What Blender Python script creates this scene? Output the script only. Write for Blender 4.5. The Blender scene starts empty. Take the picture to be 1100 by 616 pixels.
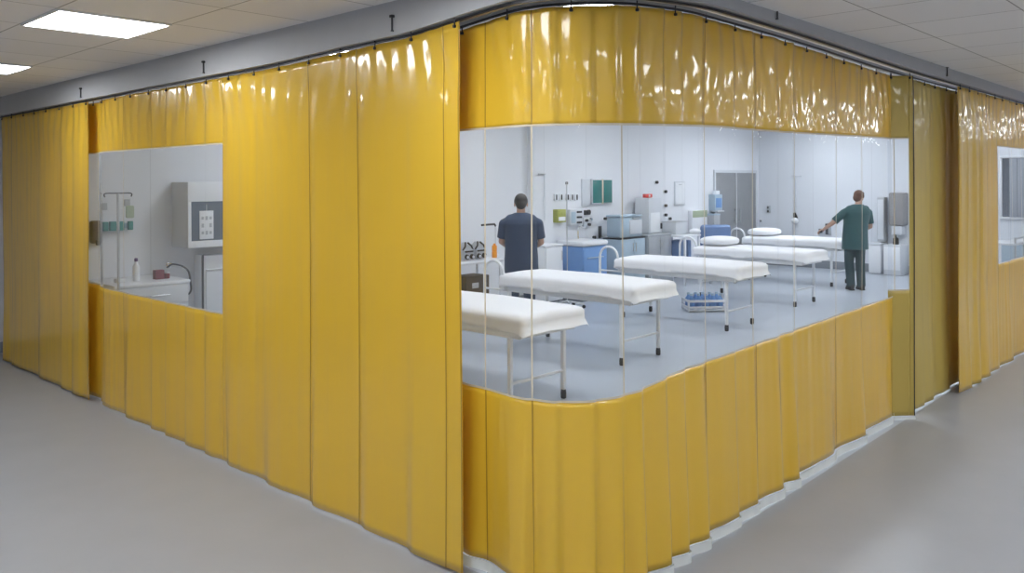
import bpy, bmesh, math, random
from mathutils import Vector, Matrix
random.seed(7)
PI = math.pi
scene = bpy.context.scene
COL = scene.collection

# ------------------------------------------------------------------ camera model (1100 x 616)
FPX, CX, CY = 883.0, 550.0, 195.0
CAMZ = 1.85
ROLL = math.radians(0.3)
_a = math.atan2(827, 883)
FWD = Vector((math.cos(_a), math.sin(_a), 0))
RT0 = Vector((math.sin(_a), -math.cos(_a), 0))
RGT = RT0 * math.cos(ROLL) - Vector((0, 0, 1)) * math.sin(ROLL)
UPV = Vector((0, 0, 1)) * math.cos(ROLL) + RT0 * math.sin(ROLL)
CAM = Vector((0, 0, CAMZ))

def proj(p):
    d = Vector(p) - CAM
    w = d.dot(FWD)
    return CX + FPX * d.dot(RGT) / w, CY - FPX * d.dot(UPV) / w, w
def ray(px, py):
    return FWD + RGT * ((px - CX) / FPX) + UPV * (-(py - CY) / FPX)
def xat(px, Y, py=230):            # X of the point seen at px on the plane Y
    d = ray(px, py); return d.x / d.y * Y
def yat(px, X, py=230):            # Y of the point seen at px on the plane X
    d = ray(px, py); return d.y / d.x * X
def zat(py, X, Y):                 # height of the point seen at row py above (X, Y)
    w = Vector((X, Y, 0)).dot(FWD)
    r = Vector((X, Y, 0)).dot(RT0) * math.sin(ROLL)
    return CAMZ + ((CY - py) * w / FPX - r)

# ------------------------------------------------------------------ materials
def mat(name, col, rough=0.5, metal=0.0, noise=0.0, nscale=8.0, bump=0.0, bscale=40.0,
        coat=0.0, emit=0.0, sheen=0.0, nstretch=(1, 1, 1)):
    m = bpy.data.materials.new(name); m.use_nodes = True
    nt = m.node_tree; b = nt.nodes['Principled BSDF']
    b.inputs['Base Color'].default_value = (*col, 1)
    b.inputs['Roughness'].default_value = rough
    b.inputs['Metallic'].default_value = metal
    b.inputs['Coat Weight'].default_value = coat
    b.inputs['Coat Roughness'].default_value = 0.08
    b.inputs['Sheen Weight'].default_value = sheen
    if emit:
        b.inputs['Emission Color'].default_value = (*col, 1)
        b.inputs['Emission Strength'].default_value = emit
    tc = nt.nodes.new('ShaderNodeTexCoord')
    mp = nt.nodes.new('ShaderNodeMapping'); mp.inputs['Scale'].default_value = nstretch
    nt.links.new(tc.outputs['Object'], mp.inputs['Vector'])
    tn = nt.nodes.new('ShaderNodeTexNoise'); tn.inputs['Scale'].default_value = nscale
    tn.inputs['Detail'].default_value = 4
    nt.links.new(mp.outputs[0], tn.inputs['Vector'])
    cr = nt.nodes.new('ShaderNodeMixRGB'); cr.blend_type = 'MULTIPLY'
    cr.inputs[0].default_value = noise
    cr.inputs[1].default_value = (*col, 1)
    nt.links.new(tn.outputs['Fac'], cr.inputs[2])
    if noise > 0:
        nt.links.new(cr.outputs[0], b.inputs['Base Color'])
    if bump:
        bn = nt.nodes.new('ShaderNodeTexNoise'); bn.inputs['Scale'].default_value = bscale
        nt.links.new(mp.outputs[0], bn.inputs['Vector'])
        bp = nt.nodes.new('ShaderNodeBump'); bp.inputs['Strength'].default_value = bump
        bp.inputs['Distance'].default_value = 0.01
        nt.links.new(bn.outputs['Fac'], bp.inputs['Height'])
        nt.links.new(bp.outputs[0], b.inputs['Normal'])
    return m

def vinyl(name, col, trans=0.25, rough=0.3, bump=0.35, coat=0.8):
    m = mat(name, col, rough=rough)
    nt = m.node_tree; b = nt.nodes['Principled BSDF']
    b.inputs['Coat Weight'].default_value = coat
    b.inputs['Coat Roughness'].default_value = 0.06
    b.inputs['Specular IOR Level'].default_value = 0.5
    tc = nt.nodes.new('ShaderNodeTexCoord')
    mp = nt.nodes.new('ShaderNodeMapping'); mp.inputs['Scale'].default_value = (1, 1, 0.12)
    nt.links.new(tc.outputs['Object'], mp.inputs['Vector'])
    n1 = nt.nodes.new('ShaderNodeTexNoise'); n1.inputs['Scale'].default_value = 9; n1.inputs['Detail'].default_value = 2
    n2 = nt.nodes.new('ShaderNodeTexNoise'); n2.inputs['Scale'].default_value = 3.2; n2.inputs['Detail'].default_value = 1
    nt.links.new(mp.outputs[0], n1.inputs['Vector']); nt.links.new(tc.outputs['Object'], n2.inputs['Vector'])
    ad = nt.nodes.new('ShaderNodeMath'); ad.operation = 'ADD'
    nt.links.new(n1.outputs['Fac'], ad.inputs[0]); nt.links.new(n2.outputs['Fac'], ad.inputs[1])
    bp = nt.nodes.new('ShaderNodeBump'); bp.inputs['Strength'].default_value = bump; bp.inputs['Distance'].default_value = 0.03
    nt.links.new(ad.outputs[0], bp.inputs['Height'])
    nt.links.new(bp.outputs[0], b.inputs['Coat Normal'])
    bp2 = nt.nodes.new('ShaderNodeBump'); bp2.inputs['Strength'].default_value = bump * 0.5; bp2.inputs['Distance'].default_value = 0.03
    nt.links.new(ad.outputs[0], bp2.inputs['Height']); nt.links.new(bp2.outputs[0], b.inputs['Normal'])
    tr = nt.nodes.new('ShaderNodeBsdfTranslucent'); tr.inputs['Color'].default_value = (col[0], col[1] * 0.92, col[2] * 0.6, 1)
    mx = nt.nodes.new('ShaderNodeMixShader'); mx.inputs[0].default_value = trans
    nt.links.new(b.outputs[0], mx.inputs[1]); nt.links.new(tr.outputs[0], mx.inputs[2])
    nt.links.new(mx.outputs[0], nt.nodes['Material Output'].inputs[0])
    return m

def clear(name, tint=(0.95, 0.97, 0.99), haze=0.03, gloss=0.06, rough=0.05):
    m = bpy.data.materials.new(name); m.use_nodes = True
    nt = m.node_tree; nt.nodes.remove(nt.nodes['Principled BSDF'])
    t = nt.nodes.new('ShaderNodeBsdfTransparent'); t.inputs[0].default_value = (*tint, 1)
    d = nt.nodes.new('ShaderNodeBsdfDiffuse'); d.inputs[0].default_value = (0.8, 0.85, 0.92, 1)
    g = nt.nodes.new('ShaderNodeBsdfGlossy'); g.inputs['Roughness'].default_value = rough
    tc = nt.nodes.new('ShaderNodeTexCoord'); mp = nt.nodes.new('ShaderNodeMapping')
    mp.inputs['Scale'].default_value = (1, 1, 0.2)
    nn = nt.nodes.new('ShaderNodeTexNoise'); nn.inputs['Scale'].default_value = 5
    nt.links.new(tc.outputs['Object'], mp.inputs['Vector']); nt.links.new(mp.outputs[0], nn.inputs['Vector'])
    bp = nt.nodes.new('ShaderNodeBump'); bp.inputs['Strength'].default_value = 0.15; bp.inputs['Distance'].default_value = 0.03
    nt.links.new(nn.outputs['Fac'], bp.inputs['Height']); nt.links.new(bp.outputs[0], g.inputs['Normal'])
    m1 = nt.nodes.new('ShaderNodeMixShader'); m1.inputs[0].default_value = haze
    nt.links.new(t.outputs[0], m1.inputs[1]); nt.links.new(d.outputs[0], m1.inputs[2])
    lw = nt.nodes.new('ShaderNodeLayerWeight'); lw.inputs[0].default_value = 0.12
    mu = nt.nodes.new('ShaderNodeMath'); mu.operation = 'MULTIPLY_ADD'
    mu.inputs[1].default_value = 0.5; mu.inputs[2].default_value = gloss * 0.4
    nt.links.new(lw.outputs['Fresnel'], mu.inputs[0])
    m2 = nt.nodes.new('ShaderNodeMixShader')
    nt.links.new(mu.outputs[0], m2.inputs[0]); nt.links.new(m1.outputs[0], m2.inputs[1]); nt.links.new(g.outputs[0], m2.inputs[2])
    nt.links.new(m2.outputs[0], nt.nodes['Material Output'].inputs[0])
    return m

def tile_mat(name, col, line, w, h, size, loc=(0, 0, 0), rough=0.85, rot=(0, 0, 0), bump=0.0):
    m = mat(name, col, rough=rough, bump=bump, bscale=90)
    nt = m.node_tree; b = nt.nodes['Principled BSDF']
    tc = nt.nodes.new('ShaderNodeTexCoord'); mp = nt.nodes.new('ShaderNodeMapping')
    mp.inputs['Location'].default_value = loc; mp.inputs['Rotation'].default_value = rot
    nt.links.new(tc.outputs['Object'], mp.inputs['Vector'])
    br = nt.nodes.new('ShaderNodeTexBrick'); br.offset = 0; br.squash = 1
    br.inputs['Color1'].default_value = (*col, 1); br.inputs['Color2'].default_value = (*[c * 0.96 for c in col], 1)
    br.inputs['Mortar'].default_value = (*line, 1)
    br.inputs['Scale'].default_value = 1; br.inputs['Mortar Size'].default_value = size
    br.inputs['Mortar Smooth'].default_value = 0.1
    br.inputs['Brick Width'].default_value = w; br.inputs['Row Height'].default_value = h
    nt.links.new(mp.outputs[0], br.inputs['Vector'])
    nt.links.new(br.outputs['Color'], b.inputs['Base Color'])
    return m

YEL = (0.83, 0.55, 0.045)
M = dict(
    yellow=vinyl('yellow_vinyl', YEL, 0.22),
    olive=vinyl('dull_yellow_vinyl', (0.56, 0.42, 0.10), 0.12, rough=0.5, coat=0.25, bump=0.2),  # duller, darker yellow for the end strip and narrow curtain
    seam=mat('seam_yellow', (0.42, 0.24, 0.02), 0.4),
    cream=mat('cream_edge', (0.62, 0.55, 0.42), 0.4),
    hem=vinyl('frosted_hem', (0.78, 0.84, 0.92), 0.3, bump=0.2),
    clear=clear('clear_vinyl'),
    clear_dim=clear('clear_vinyl_dull', tint=(0.80, 0.82, 0.84), haze=0.10, gloss=0.08),
    floor=mat('grey_floor_vinyl', (0.345, 0.36, 0.39), 0.36, noise=0.12, nscale=3, bump=0.03, bscale=25),
    floor_in=mat('lit_floor_vinyl', (0.46, 0.50, 0.56), 0.3, noise=0.10, nscale=2),  # same floor; the ward's stronger, whiter light is mostly put into this colour
    ceil=tile_mat('ceiling_tiles', (0.82, 0.81, 0.82), (0.34, 0.33, 0.33), 0.6, 0.6, 0.004, bump=0.05),
    soffit=mat('grey_soffit_paint', (0.47, 0.48, 0.50), 0.6, noise=0.08),
    wall=tile_mat('wall_cladding', (0.80, 0.82, 0.86), (0.60, 0.62, 0.66), 1.2, 6.0, 0.003, rot=(PI / 2, 0, 0), rough=0.5),
    wall2=tile_mat('wall_cladding_side', (0.76, 0.79, 0.84), (0.58, 0.60, 0.64), 1.2, 6.0, 0.003, rot=(PI / 2, PI / 2, 0), rough=0.5),
    plain=mat('plain_wall_paint', (0.62, 0.62, 0.62), 0.7, noise=0.05),
    base=mat('baseboard_grey', (0.22, 0.24, 0.27), 0.5),
    white=mat('white_enamel', (0.82, 0.84, 0.87), 0.3, coat=0.2),
    sheet=mat('white_sheet', (0.88, 0.89, 0.92), 0.8, bump=0.25, bscale=14, sheen=0.3),
    rubber=mat('black_rubber', (0.02, 0.018, 0.016), 0.6),
    dark=mat('dark_metal', (0.05, 0.05, 0.055), 0.4, metal=0.6),
    steel=mat('brushed_steel', (0.62, 0.64, 0.66), 0.35, metal=0.85, noise=0.2, nscale=20, nstretch=(1, 1, 10)),
    galv=mat('track_metal', (0.42, 0.43, 0.45), 0.35, metal=0.7),
    chrome=mat('chrome', (0.8, 0.8, 0.82), 0.12, metal=1.0),
    doorm=mat('steel_door', (0.36, 0.37, 0.38), 0.4, metal=0.4, noise=0.25, nscale=5),
    blue=mat('blue_laminate', (0.16, 0.33, 0.66), 0.35, noise=0.08),
    bluel=mat('pale_blue_plastic', (0.42, 0.54, 0.64), 0.3, noise=0.08),
    blues=mat('blue_padded_vinyl', (0.16, 0.26, 0.48), 0.45, noise=0.15, bump=0.1),
    grey=mat('grey_laminate', (0.45, 0.47, 0.50), 0.4, noise=0.1),
    lgrey=mat('light_grey_laminate', (0.66, 0.69, 0.73), 0.4, noise=0.06),
    taupe=mat('taupe_speckled', (0.36, 0.35, 0.35), 0.6, noise=0.5, nscale=60),
    brown=mat('brown_box', (0.13, 0.10, 0.07), 0.6, noise=0.4, nscale=12),
    orange=mat('orange_plastic', (0.90, 0.32, 0.02), 0.35),
    red=mat('red_plastic', (0.62, 0.04, 0.03), 0.35),
    maroon=mat('maroon_card', (0.20, 0.03, 0.04), 0.5),
    purple=mat('purple_cap', (0.12, 0.05, 0.16), 0.4),
    teal=mat('teal_plastic', (0.05, 0.30, 0.27), 0.4, noise=0.3, nscale=15),
    tealg=mat('teal_glass', (0.03, 0.22, 0.20), 0.12, noise=0.4, nscale=6, nstretch=(6, 6, 0.6)),
    glassd=mat('dark_glass', (0.10, 0.13, 0.17), 0.08, noise=0.3),
    lime=mat('yellow_green_label', (0.52, 0.55, 0.12), 0.5, noise=0.5, nscale=50),
    sage=mat('pale_green_plastic', (0.40, 0.47, 0.32), 0.5),
    card=mat('speckled_card', (0.78, 0.78, 0.78), 0.7, noise=0.6, nscale=40),
    blind=mat('grey_blind', (0.34, 0.37, 0.42), 0.5),
    skin=mat('skin', (0.56, 0.34, 0.25), 0.5, noise=0.1),
    hair=mat('dark_hair', (0.025, 0.020, 0.015), 0.55, noise=0.4, nscale=60, bump=0.5, bscale=120),
    hairb=mat('brown_hair', (0.15, 0.060, 0.03), 0.5, noise=0.4, nscale=60, bump=0.5, bscale=120),
    navy=mat('navy_scrubs', (0.026, 0.050, 0.105), 0.85, noise=0.2, nscale=8, bump=0.2, bscale=25, sheen=0.2),
    green=mat('green_scrubs', (0.022, 0.092, 0.100), 0.85, noise=0.2, nscale=8, bump=0.2, bscale=25, sheen=0.2),
    greend=mat('dark_green_trousers', (0.030, 0.065, 0.075), 0.85, noise=0.2, nscale=8, bump=0.2, bscale=25),
    eye=mat('eye_white', (0.8, 0.8, 0.8), 0.2),
    lip=mat('lip', (0.42, 0.16, 0.13), 0.45),
    panel=mat('light_diffuser', (0.95, 0.97, 1.0), 0.5, emit=20.0),
    panelc=mat('light_diffuser_cool', (0.92, 0.96, 1.0), 0.5, emit=27.5),
)

# ------------------------------------------------------------------ mesh building
class MB:
    def __init__(s): s.bm = bmesh.new()
    def box(s, c, size, bev=0.0, rz=0.0, seg=2):
        r = bmesh.ops.create_cube(s.bm, size=1.0)
        vs = r['verts']
        for v in vs: v.co = Vector((v.co.x * size[0], v.co.y * size[1], v.co.z * size[2]))
        if bev > 0:
            es = list({e for v in vs for e in v.link_edges})
            rr = bmesh.ops.bevel(s.bm, geom=vs + es, offset=min(bev, min(size) * 0.45), segments=seg, profile=0.5, affect='EDGES')
            vs = list({v for f in rr['faces'] for v in f.verts} | {v for v in vs if v.is_valid})
        R = Matrix.Rotation(rz, 3, 'Z')
        for v in vs: v.co = R @ v.co + Vector(c)
        return s
    def box2(s, a, b, bev=0.0):
        a = Vector(a); b = Vector(b)
        return s.box((a + b) / 2, [abs(q) for q in (b - a)], bev)
    def rings(s, rs, cap=True, closed=True):
        bm = s.bm; L = []
        for r in rs: L.append([bm.verts.new(p) for p in r])
        n = len(rs[0])
        for a, b in zip(L[:-1], L[1:]):
            for i in range(n if closed else n - 1):
                j = (i + 1) % n
                bm.faces.new((a[i], a[j], b[j], b[i]))
        if cap:
            bm.faces.new(list(reversed(L[0]))); bm.faces.new(L[-1])
        return s
    def cyl(s, p0, p1, r0, r1=None, seg=14, ell=1.0):
        if r1 is None: r1 = r0
        p0 = Vector(p0); p1 = Vector(p1); d = (p1 - p0).normalized()
        u = d.orthogonal().normalized() if abs(d.z) < 0.99 else Vector((1, 0, 0))
        v = d.cross(u)
        rs = []
        for p, r in ((p0, r0), (p1, r1)):
            rs.append([p + u * (r * math.cos(2 * PI * i / seg)) + v * (r * ell * math.sin(2 * PI * i / seg)) for i in range(seg)])
        return s.rings(rs)
    def tube(s, pts, r, seg=10):
        pts = [Vector(p) for p in pts]
        n = len(pts); rs = []; u = None
        for i, p in enumerate(pts):
            d = (pts[min(i + 1, n - 1)] - pts[max(i - 1, 0)]).normalized()
            if u is None: u = d.orthogonal().normalized()
            u = (u - d * u.dot(d)).normalized(); v = d.cross(u)
            rr = r[i] if isinstance(r, (list, tuple)) else r
            rs.append([p + u * (rr * math.cos(2 * PI * k / seg)) + v * (rr * math.sin(2 * PI * k / seg)) for k in range(seg)])
        return s.rings(rs)
    def lathe(s, prof, c=(0, 0, 0), seg=20):
        c = Vector(c)
        return s.rings([[c + Vector((max(r, 1e-4) * math.cos(2 * PI * i / seg), max(r, 1e-4) * math.sin(2 * PI * i / seg), z)) for i in range(seg)] for r, z in prof])
    def ell(s, c, rad, rot=None, su=20, sv=12, p=1.0):
        c = Vector(c); R = rot or Matrix.Identity(3)
        sg = lambda t: math.copysign(abs(t) ** p, t)
        rs = []
        for j in range(sv + 1):
            th = -PI / 2 + PI * (j + 0.001) / (sv + 0.002)
            rs.append([c + R @ Vector((rad[0] * sg(math.cos(th)) * sg(math.cos(2 * PI * i / su)), rad[1] * sg(math.cos(th)) * sg(math.sin(2 * PI * i / su)), rad[2] * sg(math.sin(th)))) for i in range(su)])
        return s.rings(rs)
    def build(s, name, m, parent=None, ang=35, loc=None, flat=False):
        me = bpy.data.meshes.new(name)
        bmesh.ops.recalc_face_normals(s.bm, faces=s.bm.faces)
        s.bm.to_mesh(me); s.bm.free()
        me.materials.append(M[m] if isinstance(m, str) else m)
        if not flat:
            for p in me.polygons: p.use_smooth = True
            me.set_sharp_from_angle(angle=math.radians(ang))
        o = bpy.data.objects.new(name, me); COL.objects.link(o)
        if parent: o.parent = parent
        if loc: o.location = loc
        return o

def tag(o, label, cat, group=None):
    o['label'] = label; o['category'] = cat
    if group: o['group'] = group
    return o
def thing(name, label, cat, loc=(0, 0, 0), rz=0.0, group=None):
    o = bpy.data.objects.new(name, None); COL.objects.link(o)
    o.empty_display_size = 0.1
    o.location = loc; o.rotation_euler = (0, 0, rz)
    return tag(o, label, cat, group)
def struct(o): o['kind'] = 'structure'; return o
def copy_tree(o, parent=None):
    c = o.copy(); COL.objects.link(c)
    if parent: c.parent = parent
    for ch in list(o.children): copy_tree(ch, c)
    return c

# ------------------------------------------------------------------ room shell
CEIL = 2.76
YB = 8.43          # rear wall of the ward
XR = 16.95         # far end wall of the ward
def wallbox(name, a, b, m):
    return struct(MB().box2(a, b).build(name, m, flat=True))
def shell(name, a, b, m):
    c = (Vector(a) + Vector(b)) / 2
    o = MB().box((0, 0, 0), [abs(q) for q in (Vector(b) - Vector(a))]).build(name, m, flat=True)
    o.location = c
    return struct(o)
# floors: one slab outside, ward floor laid on the same level (split along the curtain line)
fl = MB()
bm = fl.bm
def poly(bm, pts, z):
    vs = [bm.verts.new((x, y, z)) for x, y in pts]; return bm.faces.new(vs)
CORNER = [(2.72 + 0.42 - 0.42 * math.cos(t * PI / 2 / 10), 2.12 + 0.42 - 0.42 * math.sin(t * PI / 2 / 10)) for t in range(11)]
outer = [(-5, -5), (20, -5), (20, 2.12)] + list(reversed(CORNER)) + [(2.72, 12), (-5, 12)]
f1 = poly(bm, outer, 0.0)
r = bmesh.ops.extrude_face_region(bm, geom=[f1])
for v in [g for g in r['geom'] if isinstance(g, bmesh.types.BMVert)]: v.co.z = -0.1
struct(fl.build('floor', 'floor', flat=True))
fi = MB(); bm = fi.bm
inner = CORNER + [(20, 2.12), (20, 12), (2.72, 12)]
f1 = poly(bm, inner, 0.0)
r = bmesh.ops.extrude_face_region(bm, geom=[f1])
for v in [g for g in r['geom'] if isinstance(g, bmesh.types.BMVert)]: v.co.z = -0.1
struct(fi.build('floor', 'floor_in', flat=True))

# light grid anchored on the visible fitting
def ceilpt(px, py):
    d = ray(px, py); t = (CEIL - CAMZ) / d.z; return d.x * t, d.y * t
cs = [ceilpt(24, 25), ceilpt(60, 8.5), ceilpt(183, 25.5), ceilpt(140, 40)]
LX = sum(c[0] for c in cs) / 4; LY = sum(c[1] for c in cs) / 4
CIN = 3.10   # the ward's own ceiling, higher than the corridor's
OX, OY = LX - 0.3, LY - 0.3
CC = [(2.655 + 0.42 - 0.42 * math.cos(t * PI / 2 / 10), 2.035 + 0.42 - 0.42 * math.sin(t * PI / 2 / 10)) for t in range(11)]
for nm_m, ring, zc in (('ceil', [(-5.1, -5.1), (20.1, -5.1), (20.1, 2.035)] + list(reversed(CC)) + [(2.655, 10.4), (-5.1, 10.4)], CEIL),
                       ('ceil', CC + [(20.1, 2.035), (20.1, 10.4), (2.655, 10.4)], CIN)):
    cb = MB(); f1 = poly(cb.bm, [(a - OX, b - OY) for a, b in ring], 0.0)
    r = bmesh.ops.extrude_face_region(cb.bm, geom=[f1])
    for v in [g for g in r['geom'] if isinstance(g, bmesh.types.BMVert)]: v.co.z = 0.05
    ce = cb.build('ceiling', nm_m, flat=True); ce.location = (OX, OY, zc); struct(ce)
wallbox('wall_back', (2.8, YB, 0), (20, YB + 0.12, CIN), 'wall')
wallbox('wall_right', (XR, 2.12, 0), (XR + 0.12, YB, CIN), 'wall2')
wallbox('wall_left', (-5, 10.25, 0), (2.8, 10.37, CIN), 'plain')
wallbox('wall_left_return', (2.8, YB + 0.12, 0), (2.92, 10.37, CIN), 'plain')
wallbox('wall_front', (-5.1, -5, 0), (-5, 10.37, CEIL), 'plain')
wallbox('wall_near', (-5.1, -5.1, 0), (20, -5, CEIL), 'plain')
wallbox('wall_far', (20, -5.1, 0), (20.1, YB, CIN), 'plain')
wallbox('wall_side', (12.6, 2.12, 0), (20, 2.22, CIN), 'plain')
struct(MB().box2((2.92, YB - 0.015, 0), (XR, YB, 0.12), 0.003).build('baseboard_back', 'base'))
struct(MB().box2((XR - 0.015, 2.22, 0), (XR, YB - 0.015, 0.16), 0.003).build('baseboard_right', 'base'))
struct(MB().box2((-5, 10.235, 0), (2.8, 10.25, 0.12), 0.003).build('baseboard_left', 'base'))

# ceiling light fittings
def light_panel(x, y, m, label, group, z=None):
    t = thing('ceiling_light', label, 'light', (x, y, z or CEIL), 0, group)
    MB().box((0, 0, -0.004), (0.575, 0.575, 0.008), 0.002).build('diffuser', m, t)
    f = MB()
    for sx in (-1, 1):
        f.box((sx * 0.294, 0, -0.006), (0.012, 0.6, 0.012)); f.box((0, sx * 0.294, -0.006), (0.576, 0.012, 0.012))
    f.build('frame', 'white', t)
    return t
light_panel(LX, LY, 'panel', 'square white ceiling light nearer the camera, above left yellow curtain', 'visible corridor lights')
light_panel(LX, LY + 2.4, 'panel', 'square white ceiling light cut by left edge of the photo', 'visible corridor lights')
k = 0
for i in range(-2, 8):
    for j in range(-2, 3):
        x = LX + 2.4 * i; y = LY + 2.4 * (j - 2)
        if x < -4.6 or x > 19 or y < -4.6: continue
        if x > 2.4 and y > 1.8: continue
        if j == 2 and i == 0: continue
        light_panel(x, y, 'panel', 'square ceiling light over the corridor, outside the photographed view', 'corridor ceiling lights')
for x in (4.6, 7.6, 10.6, 13.6, 15.9):
    for y in (3.9, 6.6):
        x2 = LX + 0.6 * round((x - LX) / 0.6); y2 = LY + 0.6 * round((y - LY) / 0.6)
        light_panel(x2, y2, 'panelc', 'square ceiling light over the beds, outside the photographed view', 'ward ceiling lights', CIN)

# ------------------------------------------------------------------ curtain paths
def smooth(t): t = max(0, min(1, t)); return t * t * (3 - 2 * t)
class Path:
    def __init__(s, pts, step=0.02):
        s.p = [Vector((x, y)) for x, y in pts]
        s.c = [0.0]
        for a, b in zip(s.p[:-1], s.p[1:]): s.c.append(s.c[-1] + (b - a).length)
        s.L = s.c[-1]
    def at(s, q):
        q = max(0, min(s.L, q))
        lo, hi = 0, len(s.c) - 1
        while hi - lo > 1:
            m = (lo + hi) // 2
            if s.c[m] <= q: lo = m
            else: hi = m
        t = (q - s.c[lo]) / max(1e-9, s.c[hi] - s.c[lo])
        return s.p[lo].lerp(s.p[hi], t)
    def nrm(s, q):
        a = s.at(q - 0.03); b = s.at(q + 0.03); t = (b - a).normalized()
        return Vector((t.y, -t.x))
    def s_of(s, px):
        best = (1e9, 0)
        n = int(s.L / 0.01)
        for i in range(n + 1):
            q = s.L * i / n; p = s.at(q)
            d = abs(proj((p.x, p.y, 1.5))[0] - px)
            if d < best[0]: best = (d, q)
        return best[1]
def arc(cx, cy, rad, n=14):   # from heading -Y to heading +X
    return [(cx - rad * math.cos(PI / 2 * t / n), cy - rad * math.sin(PI / 2 * t / n)) for t in range(n + 1)]
def chain(*segs):
    out = []
    for sg in segs: out += sg
    res = []
    for a, b in zip(out[:-1], out[1:]):
        n = max(1, int(math.dist(a, b) / 0.05))
        for i in range(n): res.append((a[0] + (b[0] - a[0]) * i / n, a[1] + (b[1] - a[1]) * i / n))
    res.append(out[-1]); return res
def relax(pts, k):
    p = [Vector(q) for q in pts]
    for _ in range(k):
        p = [p[0]] + [(p[i - 1] + p[i] * 2 + p[i + 1]) / 4 for i in range(1, len(p) - 1)] + [p[-1]]
    return [(q.x, q.y) for q in p]
outer_track = chain([(2.66, 10.2)], arc(2.66 + 0.42, 2.04 + 0.42, 0.42), [(12.6, 2.04)])
inner_track = chain([(2.76, 3.3)], arc(2.76 + 0.40, 2.15 + 0.40, 0.40), [(12.6, 2.15)])
def railz(x, y):
    if y > 3.3 and x < 3.0: return 2.575 + 0.022 * smooth((4.6 - y) / 1.3)
    return 2.597 + 0.055 * smooth((3.3 - y) / 0.9) + 0.055 * smooth((x - 2.7) / 1.0) - 0.03 * smooth((x - 4.3) / 2.5)

def sweep(mb, path, prof, zf, off=0.0):
    P = Path(path); n = int(P.L / 0.05); rs = []
    for i in range(n + 1):
        q = P.L * i / n; c = P.at(q); nn = P.nrm(q); z = zf(c.x, c.y)
        rs.append([Vector((c.x + nn.x * (off + a), c.y + nn.y * (off + a), b if absz else z + b)) for a, b, absz in prof])
    mb.rings(rs)
    return mb
# soffit outboard of the tracks
so = MB()
sweep(so, outer_track, [(0.022, -0.010, False), (0.050, -0.010, False), (0.050, CEIL, True), (0.050, CEIL, True), (0.022, CIN, True)], railz)
struct(so.build('trim_1', 'soffit'))
def track(path, label, hang_px, off):
    t = thing('curtain_track', label, 'curtain track', (0, 0, 0))
    mb = MB(); sweep(mb, path, [(-0.014, -0.022, False), (0.014, -0.022, False), (0.014, 0.004, False), (-0.014, 0.004, False)], railz)
    mb.build('rail', 'galv', t)
    mb = MB(); sweep(mb, path, [(0.0141, -0.026, False), (0.0175, -0.026, False), (0.0175, -0.014, False), (0.0141, -0.014, False)], railz)
    mb.build('rail_lip', 'dark', t)
    P = Path(path)
    for px in hang_px:
        q = P.s_of(px); c = P.at(q); nn = P.nrm(q); z = railz(c.x, c.y)
        x, y = c.x + nn.x * off, c.y + nn.y * off
        h = MB()
        h.cyl((x, y, z + 0.015), (x, y, z + 0.085), 0.005)
        h.box((x, y, z + 0.085), (0.022, 0.022, 0.014), 0.003)
        bx_, by_ = (x - nn.x * off / 2, y - nn.y * off / 2)
        h.box((bx_, by_, z + 0.012), (abs(nn.x * off) + 0.01, abs(nn.y * off) + 0.01, 0.006))
        h.build('hanger', 'dark', t)
    return t
track(outer_track, 'outer grey metal curtain track under the soffit, carrying the left curtains', [95, 228, 432, 825, 1010], 0.058)
track(inner_track, 'inner grey metal curtain track behind the outer one, carrying the curved windowed curtain', [], 0.0)

class Folds:
    def __init__(s, knots, amp, seed, top=0.3, updown=0):
        s.k = sorted(knots); s.amp = amp; s.top = top
        rnd = random.Random(seed)
        s.a = [rnd.uniform(0.5, 1.0) for _ in s.k]
        s.sk = [rnd.uniform(0.78, 0.9) for _ in s.k]
        s.up = updown
        s.ph = [rnd.uniform(0, 6.28) for _ in range(12)]
    def f(s, q, z, zt):
        v = 0.0
        k = s.k
        if q <= k[0] or q >= k[-1]: base = 0
        else:
            i = 0
            while k[i + 1] < q: i += 1
            t = (q - k[i]) / (k[i + 1] - k[i])
            if s.up < 0: t = 1 - t
            sk = s.sk[i]
            base = s.a[i] * (smooth(t / sk) if t < sk else smooth((1 - t) / (1 - sk)))
        A = s.amp * (s.top + (1 - s.top) * smooth((0.95 - z) / 0.95))
        v += A * base
        p = s.ph
        g = 0.0028 * math.sin(q * 2 * PI / 0.23 + p[0] + 0.3 * z) * (0.5 + 0.5 * math.sin(q * 1.9 + p[1]))
        g += 0.0008 * math.sin(q * 2 * PI / 0.097 + p[2]) * (0.5 + 0.5 * math.sin(q * 2.7 + p[3]))
        up = smooth((z - (zt - 0.7)) / 0.7)
        g += up * (0.003 * math.sin(q * 2 * PI / 0.14 + p[4] + 2.0 * math.sin(z * 7 + q * 3)) + 0.002 * math.sin(z * 11 + q * 5 + p[5]))
        g += 0.004 * math.sin(z * 2.1 + q * 1.3 + p[6])
        return v + g

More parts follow.
